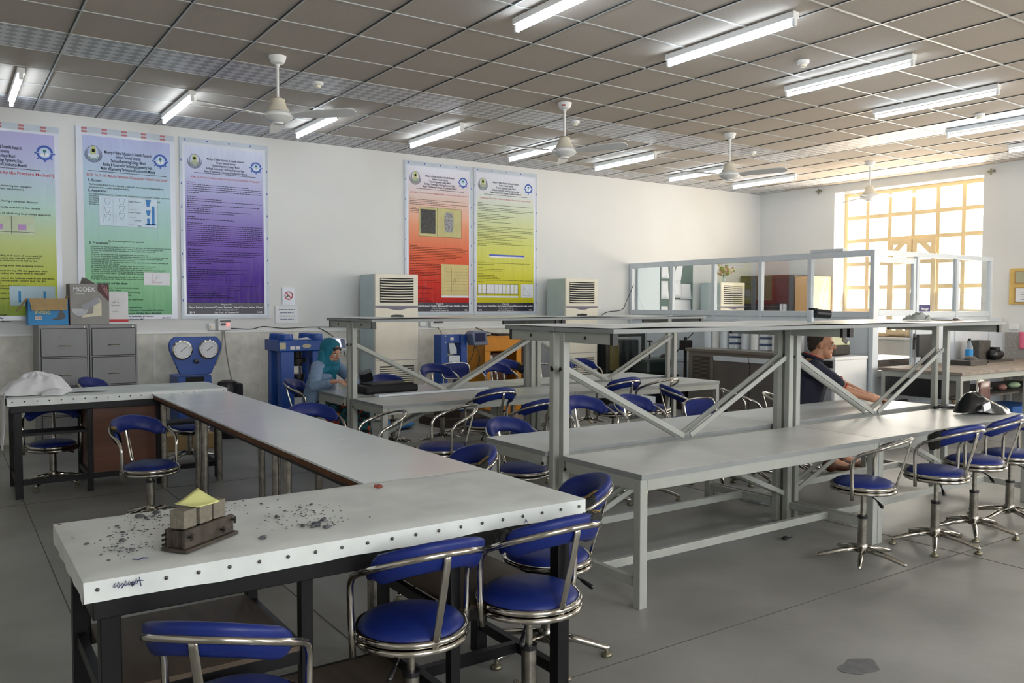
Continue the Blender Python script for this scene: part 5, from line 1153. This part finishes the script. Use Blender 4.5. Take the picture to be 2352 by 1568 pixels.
for k, x in enumerate(XS[1:]): post(x-.03, x+.03, YQ-.03, YQ+.03, 0, HT-.061)
post(XP+.03, 12.13, YQ-.028, YQ+.028, HT-.06, HT-.001, 'rail')
for a, b in zip(XS[1:-1], XS[2:]):
    for z0, z1 in ((1.325, 1.40), (0, .08)): post(a+.03, b-.03, YQ-.025, YQ+.025, z0, z1, 'rail')
    MB().box(a+.03, b-.03, YQ-.002, YQ+.004, 1.40, HT-.06).build('glass_pane', mGlassP, t)
    MB().box(a+.03, b-.03, YQ-.012, YQ+.012, .08, 1.325).build('solid_panel', mAlu, t)
MB().box(12.13, XW-.03, YQ-.012, YQ+.012, 0, 1.30).build('solid_panel', mAlu, t)
tag(MB().box(9.27, 9.33, 6.25, 6.72, HT, HT+.035).build('loose_strip', mAlu), 'loose aluminium strip lying on top of the glazed partition', 'strip')
# door leaf in the return
d_ = thing('door_1', 'x', 'x', (9.33, YQ, 0)); del d_['label'], d_['category']; d_['kind'] = 'structure'
for a in ((9.335, 9.40, .03, 2.07), (10.15, 10.205, .03, 2.07)): MB().box(a[0], a[1], YQ-.02, YQ+.02, a[2], a[3]).build('stile', mAlu, d_, bevel=.004)
for z0, z1 in ((2.0, 2.07), (1.345, 1.42), (.60, .68), (.03, .12)): MB().box(9.40, 10.15, YQ-.02, YQ+.02, z0, z1).build('rail', mAlu, d_, bevel=.004)
MB().box(9.40, 10.15, YQ-.003, YQ+.003, 1.42, 2.0).build('glass_pane', mGlassP, d_); MB().box(9.40, 10.15, YQ-.003, YQ+.003, .68, 1.345).build('glass_pane', mGlassP, d_)
MB().box(9.40, 10.15, YQ-.01, YQ+.01, .12, .60).build('solid_panel', mAlu, d_)
MB().cyl((10.18, YQ-.02, 1.06), (10.18, YQ-.07, 1.06), .01).cyl((10.18, YQ-.065, 1.06), (10.27, YQ-.065, 1.06), .009).box(10.165, 10.195, YQ-.026, YQ-.02, .92, 1.12).build('door_handle', mBlackP, d_)
t = thing('office_sign', 'small blue rectangular sign stuck inside the office glass', 'sign', (10.43, YQ-.006, 1.38))
MB().box(10.31, 10.56, YQ-.012, YQ-.003, 1.375, 1.485).build('plate', mat('sign_blue', '2f2f6a', .4), t); txt('lettering', 'Manager', mTextW, t, (10.435, YQ-.0135, 1.415), .05, bold=.01, wmax=.18)
# office contents
t = thing('notice_board', 'green notice board with pinned papers inside the glazed office', 'board', (10.2, YW, 1.3))
MB().box(9.95, 10.72, YW-.03, YW, 1.30, 2.17).build('green_board', mGreenB, t); MB().box(9.93, 10.74, YW-.035, YW-.005, 2.165, 2.185).build('frame', mAlu, t)
for (a, b, c_, d2) in ((9.96, 10.12, 1.92, 2.13), (9.96, 10.12, 1.58, 1.88), (10.16, 10.42, 1.60, 1.90), (10.42, 10.66, 1.58, 1.84), (10.16, 10.66, 1.32, 1.57), (9.96, 10.12, 1.30, 1.46)):
    MB().grid(4, 4, lambda u, v: (a+(b-a)*u, YW-.035-.03*(u*(1-v))**2, c_+(d2-c_)*v)).build('pinned_paper', mPaper, t, smooth=True, solid=.001)
MB().add([(10.22, YW-.04, 1.88), (10.42, YW-.04, 1.9), (10.46, YW-.045, 2.16), (10.33, YW-.04, 2.16)], [(0, 1, 2, 3)]).build('pinned_paper', mPaper, t, solid=.001)
tag(MB().box(9.42, 9.92, YW-.05, YW-.01, 1.36, 2.13).build('whiteboard', mWB, bevel=.006), 'pale blue whiteboard on the office wall left of the green board', 'board')
t = thing('flower_vase', 'glass vase of pink and yellow dried flowers on the office cooler', 'vase', (11.12, 9.78, 1.862))
MB().lathe([(.002, 0), (.035, 0), (.03, .05), (.022, .10), (.035, .14), (.03, .14), (.018, .10), (.002, .02)], (11.12, 9.78, 1.862), 16).build('vase', mClear, t, smooth='auto')
st_ = MB(); fl_ = [MB(), MB(), MB()]; rr = random.Random(4)
for k in range(46):
    a = rr.uniform(0, 2*PI); e = rr.uniform(.2, 1.25); L_ = rr.uniform(.16, .30); p = Vector((11.12, 9.78, 1.96)); q = p+Vector((math.cos(a)*math.sin(e)*.75, math.sin(a)*math.sin(e)*.75, math.cos(e)*.8))*L_
    st_.cyl(p, q, .002, n=4); fl_[k % 3].ell(q, .022, .022, .018, n=6, m=4); fl_[(k+1) % 3].ell(p.lerp(q, .75), .016, .016, .02, n=6, m=4)
st_.build('stems', mat('stem_green', '6f7f3c', .8), t)
for m_, f_ in zip((mat('petal_pink', 'c98e8e', .8), mat('petal_cream', 'd7c9a6', .8), mat('leaf_olive', '8f9a4c', .8)), fl_): f_.build('blossoms', m_, t)
t = thing('wardrobe', 'large dark brown wardrobe against the window wall in the office', 'wardrobe', (12.2, 9.5, 0))
MB().box(11.95, 12.48, 8.98, 10.12, 0, 2.0).build('carcass', mWard, t, bevel=.006)
for a, b, m_ in ((9.0, 9.36, mWardG), (9.37, 9.73, mWard), (9.74, 10.10, mWardG)): MB().box(11.935, 11.952, a, b, .08, 1.94).build('door', m_, t, bevel=.004)
for a in (9.10, 9.17): MB().box(11.90, 11.93, a, a+.05, 1.34, 1.50).build('file_spine', mPaper, t)
tag(MB().box(11.96, 12.48, 8.63, 8.955, 0, 1.96).box(11.945, 11.96, 8.64, 8.945, .05, 1.93).build('pale_cupboard', mDoorO, bevel=.004), 'narrow pale wooden cupboard between wardrobe and window', 'cupboard')
t = thing('office_desk', 'brown office desk seen through the glazed door', 'desk', (10.9, 6.9, 0)); MB().box(10.3, 11.7, 6.45, 7.2, .70, .74).build('desktop', mWard, t, bevel=.004)
for x in (10.34, 11.60): MB().box(x, x+.06, 6.5, 7.15, 0, .70).build('side_panel', mWard, t)
MB().box(10.4, 11.6, 6.52, 6.54, .1, .70).build('front_panel', mWard, t)
t = thing('office_chair', 'dark brown office chair draped with a white cloth behind the glazed door', 'chair', (11.2, 7.5, 0))
MB().box(10.95, 11.40, 7.45, 7.90, .40, .50).build('seat', mWard, t, bevel=.03); MB().prism([(10.98, .50), (11.38, .50), (11.40, 1.12), (11.08, 1.14)], (0, 7.42, 0), (1, 0, 0), (0, 0, 1), (0, .07, 0)).build('backrest', mWard, t, bevel=.02)
MB().cyl((11.17, 7.67, .05), (11.17, 7.67, .40), .03).box(10.95, 11.39, 7.64, 7.70, 0, .05).box(11.14, 11.2, 7.45, 7.9, 0, .05).build('base', mBlackP, t)
MB().ell((11.22, 7.45, .88), .12, .08, .07).build('draped_cloth', mCloth, t, smooth=True)

# ================================================================== RIGHT HAND WORK TABLE AND CLUTTER
t = thing('work_table', 'dirty wooden topped work table with grey steel frame along the window wall', 'table', (10.8, 5.1, 0))
MB().box(9.22, 12.40, 4.72, 5.72, .705, .74).build('top', mDirt, t, bevel=.004)
f_ = MB().box(9.25, 12.38, 4.75, 4.79, .64, .705).box(9.25, 9.29, 4.79, 5.69, .64, .705); f_.build('frame', mGrey, t)
for x in (9.25, 10.8, 12.32):
    for y in (4.75, 5.64): MB().box(x, x+.05, y, y+.05, 0, .64).build('leg', mGrey, t)
MB().box(9.30, 12.30, 4.82, 5.62, .42, .44).build('shelf', mJunk, t)
def junk(name, mb, m, label, cat, **k): return tag(mb.build(name, m, **k), label, cat)
t = thing('monitor', 'dark flat monitor standing on the work table against the partition', 'monitor', (10.0, 5.65, .74)); MB().box(9.93, 10.33, 5.62, 5.66, .84, 1.12).build('screen', mBlackP, t, bevel=.006); MB().box(10.08, 10.18, 5.60, 5.68, .74, .86).build('stand', mBlackP, t)
t = thing('water_bottle', 'clear water bottle with a blue label on the work table', 'bottle', (11.0, 5.55, .74)); MB().lathe([(.002, 0), (.045, 0), (.045, .20), (.02, .26), (.018, .29), (.002, .29)], (11.0, 5.55, .74), 16).build('body', mClear, t, smooth='auto'); MB().lathe([(.046, .08), (.047, .08), (.047, .17), (.046, .17)], (11.0, 5.55, .74), 16).build('label_band', mBoxB, t); MB().cyl((11.0, 5.55, 1.02), (11.0, 5.55, 1.05), .02).build('cap', mBlackP, t)
t = thing('grimy_bench_tool', 'grimy grey bench tool with a motor, right of the water bottle', 'tool', (11.5, 5.5, .74)); MB().box(11.15, 11.45, 5.50, 5.66, .74, 1.02).build('back_plate', mJunk, t, bevel=.006); MB().cap((11.40, 5.45, .83), (11.58, 5.45, .83), .07, .06).box(11.44, 11.50, 5.40, 5.5, .86, .93).build('motor', mBlackP, t, smooth=True); MB().box(11.1, 11.75, 5.35, 5.6, .74, .765).build('base', mJunk, t)
junk('metal_scrap', MB().box(10.35, 10.75, 5.20, 5.45, .741, .80).ell((10.55, 5.3, .80), .10, .08, .05), mJunk, 'heap of small grimy metal parts behind the monitor edge', 'parts', bevel=.004)
junk('dark_drawer_unit', MB().box(9.22, 9.85, 4.95, 5.6, .445, .64), mBlackP, 'black drawer unit on the shelf of the work table', 'drawers', bevel=.004)
junk('green_packet', MB().ell((10.9, 4.95, .50), .12, .06, .04), mat('packet_green', '8fa88c', .6), 'crumpled pale green packet on the work table shelf', 'packet', smooth=True)
junk('red_packet', MB().ell((10.6, 4.95, .49), .08, .05, .04), mat('packet_red', '7a5650', .6), 'crumpled red packet on the work table shelf', 'packet', smooth=True)
junk('dark_rag', MB().ell((10.25, 4.98, .49), .12, .08, .045), mBlackP, 'dark rag on the work table shelf at its left', 'rag', smooth=True)
junk('blue_crate', MB().box(10.9, 11.6, 4.95, 5.4, 0, .22), mBluePl, 'blue plastic crate on the floor under the work table', 'crate', bevel=.01)
junk('white_pot', MB().lathe([(.002, 0), (.08, 0), (.10, .18), (.002, .18)], (10.55, 5.0, 0), 16), mAlu, 'white bucket on the floor under the work table', 'bucket', smooth='auto')
junk('wood_plank', MB().beam((9.95, 4.95, .02), (9.80, 5.15, .40), .10, .02), mCard, 'short wooden plank leaning beneath the work table', 'plank')
t = thing('low_trolley', 'low black tubular table carrying glass trays, behind the near benches', 'trolley', (8.6, 5.0, 0))
for y in (4.80, 5.25): MB().tube([(8.0, y, .02), (8.0, y, .36), (8.04, y, .40), (9.05, y, .40), (9.09, y, .36), (9.09, y, .02)], .014, 8).build('tube_frame', mBlackP, t, smooth=True)
MB().box(8.02, 9.07, 4.80, 5.25, .385, .395).build('glass_top', mClear, t); MB().box(8.06, 9.03, 4.82, 5.23, .20, .215).build('lower_shelf', mJunk, t)
for k, x in enumerate((8.15, 8.45, 8.75)): MB().box(x, x+.22, 4.9, 5.15, .215, .27).build('wooden_block', mCard if k != 1 else mJunk, t)
t = thing('chrome_chair', 'low chair with curved chrome and brown back beside the low trolley', 'chair', (8.9, 4.35, 0))
MB().tube([(8.70, 4.30, .02), (8.70, 4.30, .62), (8.74, 4.31, .70), (8.98, 4.35, .70), (9.02, 4.36, .62), (9.02, 4.36, .02)], .014, 8).build('frame', mChrome, t, smooth=True)
MB().grid(8, 4, lambda u, v: (8.71+.30*u, 4.29+.05*u+.02*math.sin(PI*u), .40+.29*v)).build('backrest', mat('brown_seat', '5c3c38', .4), t, smooth=True, solid=.02); MB().box(8.70, 9.02, 4.34, 4.70, .34, .39).build('seat', mat('brown_seat', '5c3c38', .4), t, bevel=.02)
t = thing('certificate_board', 'plywood board with two framed sheets on the window wall', 'board', (XW, 5.5, 1.5))
MB().box(XW-.02, XW, 5.0, 5.765, 1.495, 2.0).build('plywood', mat('plywood', 'cfae62', .5, var=.08), t, bevel=.003)
for z0, z1, m_ in ((1.80, 1.95, mat('khaki_sheet', 'a8a88c', .5)), (1.53, 1.72, mPaper)):
    MB().box(XW-.03, XW-.02, 5.05, 5.69, z0-.015, z1+.015).build('frame', mat('frame_brown', 'a98a5a', .5), t); MB().box(XW-.033, XW-.03, 5.07, 5.67, z0, z1).build('sheet', m_, t)
mb = MB()
for k in range(4): mb.box(XW-.0345, XW-.033, 5.15, 5.60, 1.56+.035*k, 1.565+.035*k)
mb.build('print_lines', mTextK, t)
junk('pink_towel', MB().grid(10, 8, lambda u, v: (XW-.035-.01*math.sin(u*9), 5.30+.30*u, 1.11-.22*v+.02*math.sin(u*5)*v)), mPink, 'pink towel hanging over the granite dado at the right edge', 'towel', smooth=True, solid=.004)

# ================================================================== ON THE NEAR BENCHES AND SHELF
mb = MB()
def bagfn(u, v):
    a = 2*PI*u; r = v; ca, sa = math.cos(a), math.sin(a)
    x = 6.475+.235*r*ca; y = 3.16-.06*r*ca+.12*r*sa; h = .095*(1-r**4)*(1.0-.40*ca*r)+.055*math.exp(-((x-6.38)**2+(y-3.19)**2)/.012)
    return (x, y, .6635+max(0, h+.020*noise.noise(Vector((x*16, y*16, 1)))*(r < .98)+.01*noise.noise(Vector((x*40, y*40, 1)))*(r < .98)))
mb.grid(56, 18, bagfn); t = mb.build('plastic_bag', mBag, smooth=True); tag(t, 'glossy black polythene bag lying on the bench at the right', 'bag')
MB().grid(6, 4, lambda u, v: (6.25+.10*u, 3.035+.01*v, .70+.05*v+.02*u)).build('white_label', mPaper, t, solid=.001)
t = thing('laptop', 'closed black laptop on the bench right of the polythene bag', 'laptop', (6.6, 3.4, .66)); MB().obox((6.645, 3.43, .668), (.05, -.07, 0), (.05, .035, 0), (0, 0, .006)).build('base', mBlackP, t, bevel=.002); MB().obox((6.645, 3.43, .679), (.05, -.07, 0), (.05, .035, 0), (0, 0, .004)).build('lid', mGreyBlue, t, bevel=.002)
tag(MB().tube([(6.42, 3.50, .672), (6.50, 3.47, .674), (6.57, 3.43, .672)], .009, 8, radii=[.012, .010, .004]).build('black_sleeve', mBlackP, smooth=True), 'slim black pouch lying before the right bench posts', 'pouch')
junk('key_ring', MB().tube([(6.39+.014*math.cos(k), 3.27+.014*math.sin(k), .664) for k in [2*PI*j/12 for j in range(12)]], .002, 5, closed=True).obox((6.42, 3.26, .664), (.015, 0, 0), (0, .004, 0), (0, 0, .002)), mIron, 'small bunch of keys on the bench left of the bag', 'keys')
t = thing('camcorder', 'black camcorder standing on the near upper shelf', 'camera', (4.98, 3.57, SZ))
MB().cyl((4.955, 3.545, SZ+.064), (5.065, 3.515, SZ+.056), .031, n=16).build('lens_barrel', mBlackP, t, smooth='auto'); MB().box(4.935, 4.957, 3.555, 3.60, SZ+.004, SZ+.085).build('body', mAlu, t, bevel=.006)
MB().box(4.935, 4.975, 3.535, 3.585, SZ+.086, SZ+.10).build('top_cover', mBlackP, t, bevel=.004)
mb = MB().grid(30, 12, lambda u, v: (6.14+.17*math.cos(2*PI*u)*v, 3.50+.075*math.sin(2*PI*u)*v, SZ+.006+max(0, .045*(1-v**2)*(1+.6*math.cos(2*PI*u)*v)+.035*noise.noise(Vector((4*v*math.cos(2*PI*u), 4*v*math.sin(2*PI*u), 3)))*(v < .95)))); junk('grey_rag', mb, mat('rag_grey', '9ba09b', .85, bump=.4), 'crumpled pale grey rag on the near upper shelf', 'rag', smooth=True)
t = thing('open_notebook', 'open notebook with yellowed pages lying at the right end of the shelf', 'notebook', (6.5, 3.5, SZ))
MB().grid(8, 3, lambda u, v: (6.42+.24*u, 3.38+.17*v+.04*u, SZ+.010+.020*math.sin(PI*min(1, u*1.2))*(1-u*.4))).build('page_block', mPaper, t, smooth=True, solid=.004); MB().box(6.40, 6.67, 3.37, 3.60, SZ+.003, SZ+.008).build('cover', mCard, t)
# ================================================================== ON THE FAR BENCHES
tag(MB().obox((3.75, 6.745, .672), (.60, .04, 0), (-.0035, .045, 0), (0, 0, .010)).build('white_strip', mAlu, bevel=.002), 'long narrow white strip lying on the far bench', 'strip')
t = thing('black_bag', 'flat black briefcase bag on the far bench before the woman', 'bag', (3.4, 7.0, .66))
MB().obox((3.40, 7.05, .70), (.27, .01, 0), (-.005, .16, 0), (0, 0, .036)).build('body', mat('black_nylon', '0f1012', .7), t, bevel=.02)
MB().obox((3.42, 7.05, .742), (.22, .01, 0), (-.005, .12, 0), (0, 0, .008)).build('flap', mat('black_nylon', '0f1012', .7), t, bevel=.006); MB().obox((3.60, 7.0, .753), (.022, .004, 0), (-.002, .012, 0), (0, 0, .004)).build('yellow_label', mYellow, t)
t = thing('phone_on_stand', 'small black device standing tilted behind the black bag', 'device', (3.35, 7.25, .66))
MB().obox((3.30, 7.25, .80), (.055, -.02, .012), (.01, .04, .012), (-.012, -.008, .045)).build('body', mBlackP, t, bevel=.008); MB().box(3.28, 3.32, 7.23, 7.27, .662, .77).build('support', mBlackP, t)
junk('white_tub', MB().lathe([(.002, 0), (.05, 0), (.055, .08), (.002, .08)], (7.4, 7.9, .30), 16).box(7.25, 7.55, 7.75, 8.05, 0, .30), mAlu, 'white tub on a low stand under the end of the far bench', 'tub', smooth='auto')
junk('orange_bag', MB().ell((3.25, 7.95, .18), .14, .12, .18), mat('orange_cloth', 'd9542a', .8), 'orange bag on the floor behind the far bench near the woman', 'bag', smooth=True)
junk('blue_tarp', MB().ell((4.45, 8.9, .05), .22, .16, .05), mat('tarp_blue', '2b7cc0', .5, bump=.4), 'crumpled bright blue tarpaulin on the floor by the wall', 'tarpaulin', smooth=True)
junk('dark_pallet', MB().box(4.9, 5.9, 8.6, 9.2, 0, .10).box(4.95, 5.2, 8.7, 8.9, .10, .2), mat('pallet_dark', '3a2f28', .8, var=.3), 'low dark timber pallet on the floor before the blue frame', 'pallet')
junk('clear_tray', MB().box(4.98, 5.18, 4.0, 4.2, .001, .02), mClear, 'square clear plastic tray lying on the floor under the benches', 'tray')
junk('wooden_pallet', MB().box(1.62, 2.3, 8.75, 9.2, 0, .16), mCard, 'low wooden block on the floor behind the left table', 'pallet', bevel=.01)
junk('floor_scrap', MB().ell((4.35, 3.30, .012), .03, .018, .012).beam((4.32, 3.30, .01), (4.38, 3.27, .02), .006, .004), mBlackP, 'small black scrap lying on the floor in front of the benches', 'scrap')
t = thing('broom', 'yellow handled tool with a red grip standing at the far left edge', 'tool', (.36, 8.3, 0)); MB().box(.32, .35, 8.28, 8.32, 0, .33).build('red_post', mRedB, t); MB().box(.352, .37, 8.28, 8.32, 0, .36).build('yellow_post', mOrange, t)
# ================================================================== PEOPLE
def V(*a): return Vector(a)
def head_mesh(mb, c, f, s=1., tilt=0., jaw=1.):
    f = Vector(f).normalized(); l = Vector((0, 0, 1)).cross(f).normalized(); u = f.cross(l)
    if tilt:
        R_ = Matrix.Rotation(tilt, 3, l); f = R_ @ f; u = R_ @ u
    B = Matrix((f, l, u)).transposed()
    P = lambda a, b, c_: c+B @ Vector((a*s, b*s, c_*s))
    mb.ell(P(-.012, 0, .030), .098*s, .077*s, .092*s, B, 20, 14)
    mb.ell(P(.018, 0, -.030), .070*s, .062*s, .078*s, B, 18, 12)
    mb.ell(P(.050, 0, -.088), .034*s*jaw, .036*s*jaw, .028*s*jaw, B, 14, 10)
    mb.ell(P(.030, .036, -.062), .045*s, .026*s, .036*s, B); mb.ell(P(.030, -.036, -.062), .045*s, .026*s, .036*s, B)
    mb.ell(P(.078, 0, .022), .016*s, .050*s, .014*s, B)
    mb.cap(P(.086, 0, .012), P(.106, 0, -.020), .009*s, .013*s); mb.ell(P(.098, .011, -.026), .010*s, .009*s, .008*s, B); mb.ell(P(.098, -.011, -.026), .010*s, .009*s, .008*s, B)
    mb.ell(P(.084, 0, -.050), .011*s, .023*s, .0062*s, B); mb.ell(P(.082, 0, -.060), .011*s, .020*s, .0065*s, B)
    for q in (-1, 1):
        mb.ell(P(.062, q*.042, -.016), .022*s, .020*s, .018*s, B)
        mb.ell(P(-.010, q*.079, -.008), .017*s, .008*s, .030*s, B)
    return P, B
def eyes(P, B, s, parent, browm):
    for q in (-1, 1):
        o = MB().ell(P(.083, q*.032, .003), .009*s, .013*s, .0058*s, B, 12, 8).build('eye', mPaper, parent, smooth=True)
        MB().ell(P(.0895, q*.032, .002), .0035*s, .0052*s, .0052*s, B, 10, 6).build('iris', mHair, o, smooth=True)
        MB().tube([P(.084, q*.014, .020), P(.088, q*.032, .026), P(.080, q*.050, .020)], .0035*s, 6).build('eyebrow', browm, parent, smooth=True)
    MB().ell(P(.0935, 0, -.0545), .004*s, .021*s, .0022*s, B).build('lips', mat('lip_tone', '8e4f45', .5), parent, smooth=True)
def hand(mb, w, d, n, s=1., side=1, curl=.5):
    """palm from wrist w along d, palm normal n (down side), five fingers"""
    d = Vector(d).normalized(); n = Vector(n).normalized(); l = d.cross(n).normalized()*side
    pc = w+d*.048*s
    B = Matrix((d, l, n)).transposed()
    mb.ell(pc, .052*s, .040*s, .016*s, B, 14, 8); mb.cap(w-d*.01, w+d*.03, .024*s, .028*s)
    for k, (o_, L_) in enumerate(((-.030, .058), (-.010, .072), (.010, .078), (.029, .070))):
        p = w+d*.088*s+l*o_*s; c_ = curl*(1+.08*k)
        q = p+(d*math.cos(c_)+n*math.sin(c_))*L_*.48*s; r = q+(d*math.cos(c_*2.2)+n*math.sin(c_*2.2))*L_*.32*s; t_ = r+(d*math.cos(c_*3.1)+n*math.sin(c_*3.1))*L_*.22*s
        mb.cap(p-d*.012*s, q, .0092*s, .0085*s, 10); mb.cap(q, r, .0085*s, .0078*s, 10); mb.cap(r, t_, .0078*s, .0068*s, 10)
    p = w+d*.028*s+l*.030*s; q = p+(d*.6+l*.75).normalized()*.034*s; r = q+(d*.9+l*.2+n*.35).normalized()*.028*s
    mb.cap(p, q, .013*s, .010*s, 10); mb.cap(q, r, .010*s, .0085*s, 10)
# ---- woman in teal headscarf
wf = V(.72, -.69, 0).normalized(); wl = V(0, 0, 1).cross(wf)
t = thing('person', 'seated woman in a teal headscarf and pale blue shirt, looking down at her hands', 'person', (3.0, 7.75, 0))
pel = V(3.0, 7.76, .50); che = V(3.04, 7.66, .80); nk = V(3.055, 7.61, .93); hd = V(3.085, 7.555, 1.015)
shN = V(2.93, 7.53, .885); shF = V(3.19, 7.74, .885); elN = V(2.84, 7.37, .715); elF = V(3.27, 7.45, .73); wrN = V(2.935, 7.19, .765); wrF = V(3.09, 7.21, .765)
hN = V(.62, -.78, .16); hF = V(-.1, -1, .1)
kN = V(3.20, 7.42, .47); kF = V(3.38, 7.58, .47); aN = V(3.22, 7.40, .09); aF = V(3.40, 7.52, .09)
b = MB(); P, B = head_mesh(b, hd, (.40, -.90, -.0), .92, tilt=.30, jaw=.9)
b.cap(nk, hd-V(0, 0, .06), .045, .045); b.cap(pel, che, .12, .115); b.cap(che, nk-V(0, 0, .02), .11, .05)
for sh, el, wr, hdir, sd_ in ((shN, elN, wrN, hN, 1), (shF, elF, wrF, hF, -1)):
    b.cap(che+V(0, 0, .06), sh, .06, .045); b.cap(sh, el, .042, .034); b.cap(el, wr, .034, .022); hand(b, wr, hdir, V(.3, -.1, -1) if sd_ == 1 else V(0, 0, -1), .92, sd_, .45)
for k_, a_ in ((kN, aN), (kF, aF)): b.cap(pel, k_, .085, .055); b.cap(k_, a_, .05, .035); b.cap(a_, a_+wf*.14-V(0, 0, .05), .035, .03)
body = remeshed(b, 'body', mSkinW, t, .0062, 3); eyes(P, B, .92, body, mHair)
b = MB(); b.cap(pel+V(0, 0, .03), che, .135, .132); b.cap(che, nk-V(0, 0, .06), .128, .075)
for sh, el, wr in ((shN, elN, wrN), (shF, elF, wrF)):
    b.cap(che+V(0, 0, .055), sh, .075, .062); b.cap(sh, el, .060, .050); b.cap(el, wr-(wr-el).normalized()*.03, .050, .036)
    for k in range(4): q = sh.lerp(el, .25+.22*k); b.ell(q, .060, .056, .020)
remeshed(b, 'shirt', mDenim, t, .008, 2)
b = MB(); R3 = B
b.ell(P(-.036, 0, .034), .104, .094, .102, B, 20, 14); b.ell(P(-.055, 0, -.03), .085, .088, .10, B, 18, 12)
for q in (-1, 1): b.cap(P(.012, q*.078, .04), P(.012, q*.070, -.075), .020, .026); b.cap(P(-.03, q*.085, -.02), P(-.02, q*.10, -.14), .036, .055)
b.cap(P(.020, .045, .094), P(.020, -.045, .094), .020, .020)
b.cap(P(.020, .05, -.138), P(.020, -.05, -.138), .032, .032)
b.ell(nk+V(.01, -.015, -.01), .105, .105, .07); b.ell(che+V(.02, -.03, .065), .135, .13, .085); b.cap(P(.02, 0, -.16), che+wf*.085+V(0, 0, -.03), .06, .05)
b.cap(P(.04, .06, -.13), shN+wf*.04-V(0, 0, .04), .045, .03)
sc_ = remeshed(b, 'headscarf', mScarf, t, .0075, 2)
b = MB(); b.tube([P(.060, q*.053*.94, .070-abs(q)*.02) for q in (-1, -.6, -.2, .2, .6, 1)], .018, 8); b.build('under_scarf', mBlackP, t, smooth=True)
b = MB()
for k_ in (kN, kF): b.cap(pel-V(0, 0, .02), k_, .13, .095); b.cap(k_, V(k_.x+.01, k_.y-.02, .14), .095, .11)
b.cap(kN, kF, .09, .09); b.cap(V(kN.x, kN.y, .16), V(kF.x, kF.y, .16), .11, .11)
remeshed(b, 'floral_skirt', mSkirt, t, .012, 2)
for a_ in (aN, aF): MB().cap(a_+V(0, 0, -.045), a_+wf*.15-V(0, 0, .05), .036, .034).build('shoe', mBlackP, t, smooth=True)
# ---- man in navy polo
mf = V(.82, -.57, 0).normalized(); ml = V(0, 0, 1).cross(mf)
t = thing('person', 'seated man in a navy polo with red piping, one hand on the bench', 'person', (6.14, 4.52, 0))
pel = V(6.12, 4.53, .51); che = V(6.17, 4.475, .83); nk = V(6.215, 4.455, 1.01); hd = V(6.27, 4.415, 1.135)
shN = V(6.055, 4.33, .945); shF = V(6.34, 4.62, .945); elN = V(6.20, 4.13, .765); elF = V(6.62, 4.46, .775); wrN = V(6.385, 4.0, .70); wrF = V(6.66, 4.25, .70)
kN = V(6.42, 4.24, .48); kF = V(6.60, 4.44, .48); aN = V(6.46, 4.44, .10); aF = V(6.70, 4.50, .10)
b = MB(); P, B = head_mesh(b, hd, (.62, -.78, 0), 1.04, tilt=.05, jaw=1.15)
b.cap(nk-V(0, 0, .05), hd-V(.02, -.01, .05), .062, .060); b.cap(pel, che, .135, .15); b.cap(che, nk-V(0, 0, .03), .14, .07)
for sh, el, wr, hdir, sd_ in ((shN, elN, wrN, V(.95, -.25, -.04), 1), (shF, elF, wrF, V(.3, -.95, -.04), -1)):
    b.cap(che+V(0, 0, .06), sh, .08, .062); b.cap(sh, el, .056, .043); b.cap(el, wr, .044, .029); hand(b, wr+V(0, 0, -.005), hdir, V(0, 0, -1), 1.05, sd_, .38)
for k_, a_ in ((kN, aN), (kF, aF)): b.cap(pel, k_, .09, .065); b.cap(k_, a_, .06, .045); b.cap(a_, a_+mf*.15-V(0, 0, .055), .04, .035)
body = remeshed(b, 'body', mSkin, t, .0064, 3); eyes(P, B, 1.04, body, mHair)
b = MB(); b.ell(P(-.030, 0, .040), .0945, .0835, .0905, B, 24, 16); b.ell(P(-.060, 0, -.005), .056, .068, .068, B, 18, 12)
remeshed(b, 'cropped_hair', mHair, t, .007, 2)
b = MB(); b.cap(pel-V(0, 0, .0), che, .155, .168); b.cap(che, nk-V(0, 0, .07), .158, .088)
for sh, el in ((shN, elN), (shF, elF)): b.cap(che+V(0, 0, .05), sh, .098, .078); b.cap(sh, sh.lerp(el, .72), .074, .068)
remeshed(b, 'polo_shirt', mNavy, t, .009, 2)
for sh, el in ((shN, elN), (shF, elF)):
    c_ = sh.lerp(el, .93); d = (el-sh).normalized(); a1 = d.orthogonal().normalized(); a2 = d.cross(a1)
    MB().tube([c_+(a1*math.cos(2*PI*k/24)+a2*math.sin(2*PI*k/24))*.058 for k in range(24)], .005, 6, closed=True).build('sleeve_piping', mRedB, t, smooth=True)
c_ = nk+V(-.008, .004, .000); MB().tube([c_+V(math.cos(2*PI*k/24)*.078, math.sin(2*PI*k/24)*.078, .012-.03*(math.cos(2*PI*k/24)*mf.x+math.sin(2*PI*k/24)*mf.y)) for k in range(24)], .016, 8, closed=True).build('collar', mNavy, t, smooth=True)
MB().tube([c_+V(math.cos(2*PI*k/24)*.080, math.sin(2*PI*k/24)*.080, .030-.03*(math.cos(2*PI*k/24)*mf.x+math.sin(2*PI*k/24)*mf.y)) for k in range(24)], .004, 6, closed=True).build('collar_piping', mRedB, t, smooth=True)
b = MB()
for k_, a_ in ((kN, aN), (kF, aF)): b.cap(pel-V(0, 0, .02), k_, .115, .082); b.cap(k_, a_+V(0, 0, .06), .08, .062)
remeshed(b, 'trousers', mTrous, t, .011, 2)
for a_ in (aN, aF):
    b = MB(); b.cap(a_-V(0, 0, .03)-mf*.03, a_+mf*.17-V(0, 0, .06), .045, .036); b.cap(a_+V(0, 0, .03), a_-V(0, 0, .05), .05, .05); remeshed(b, 'boot', mShoe, t, .008, 2)
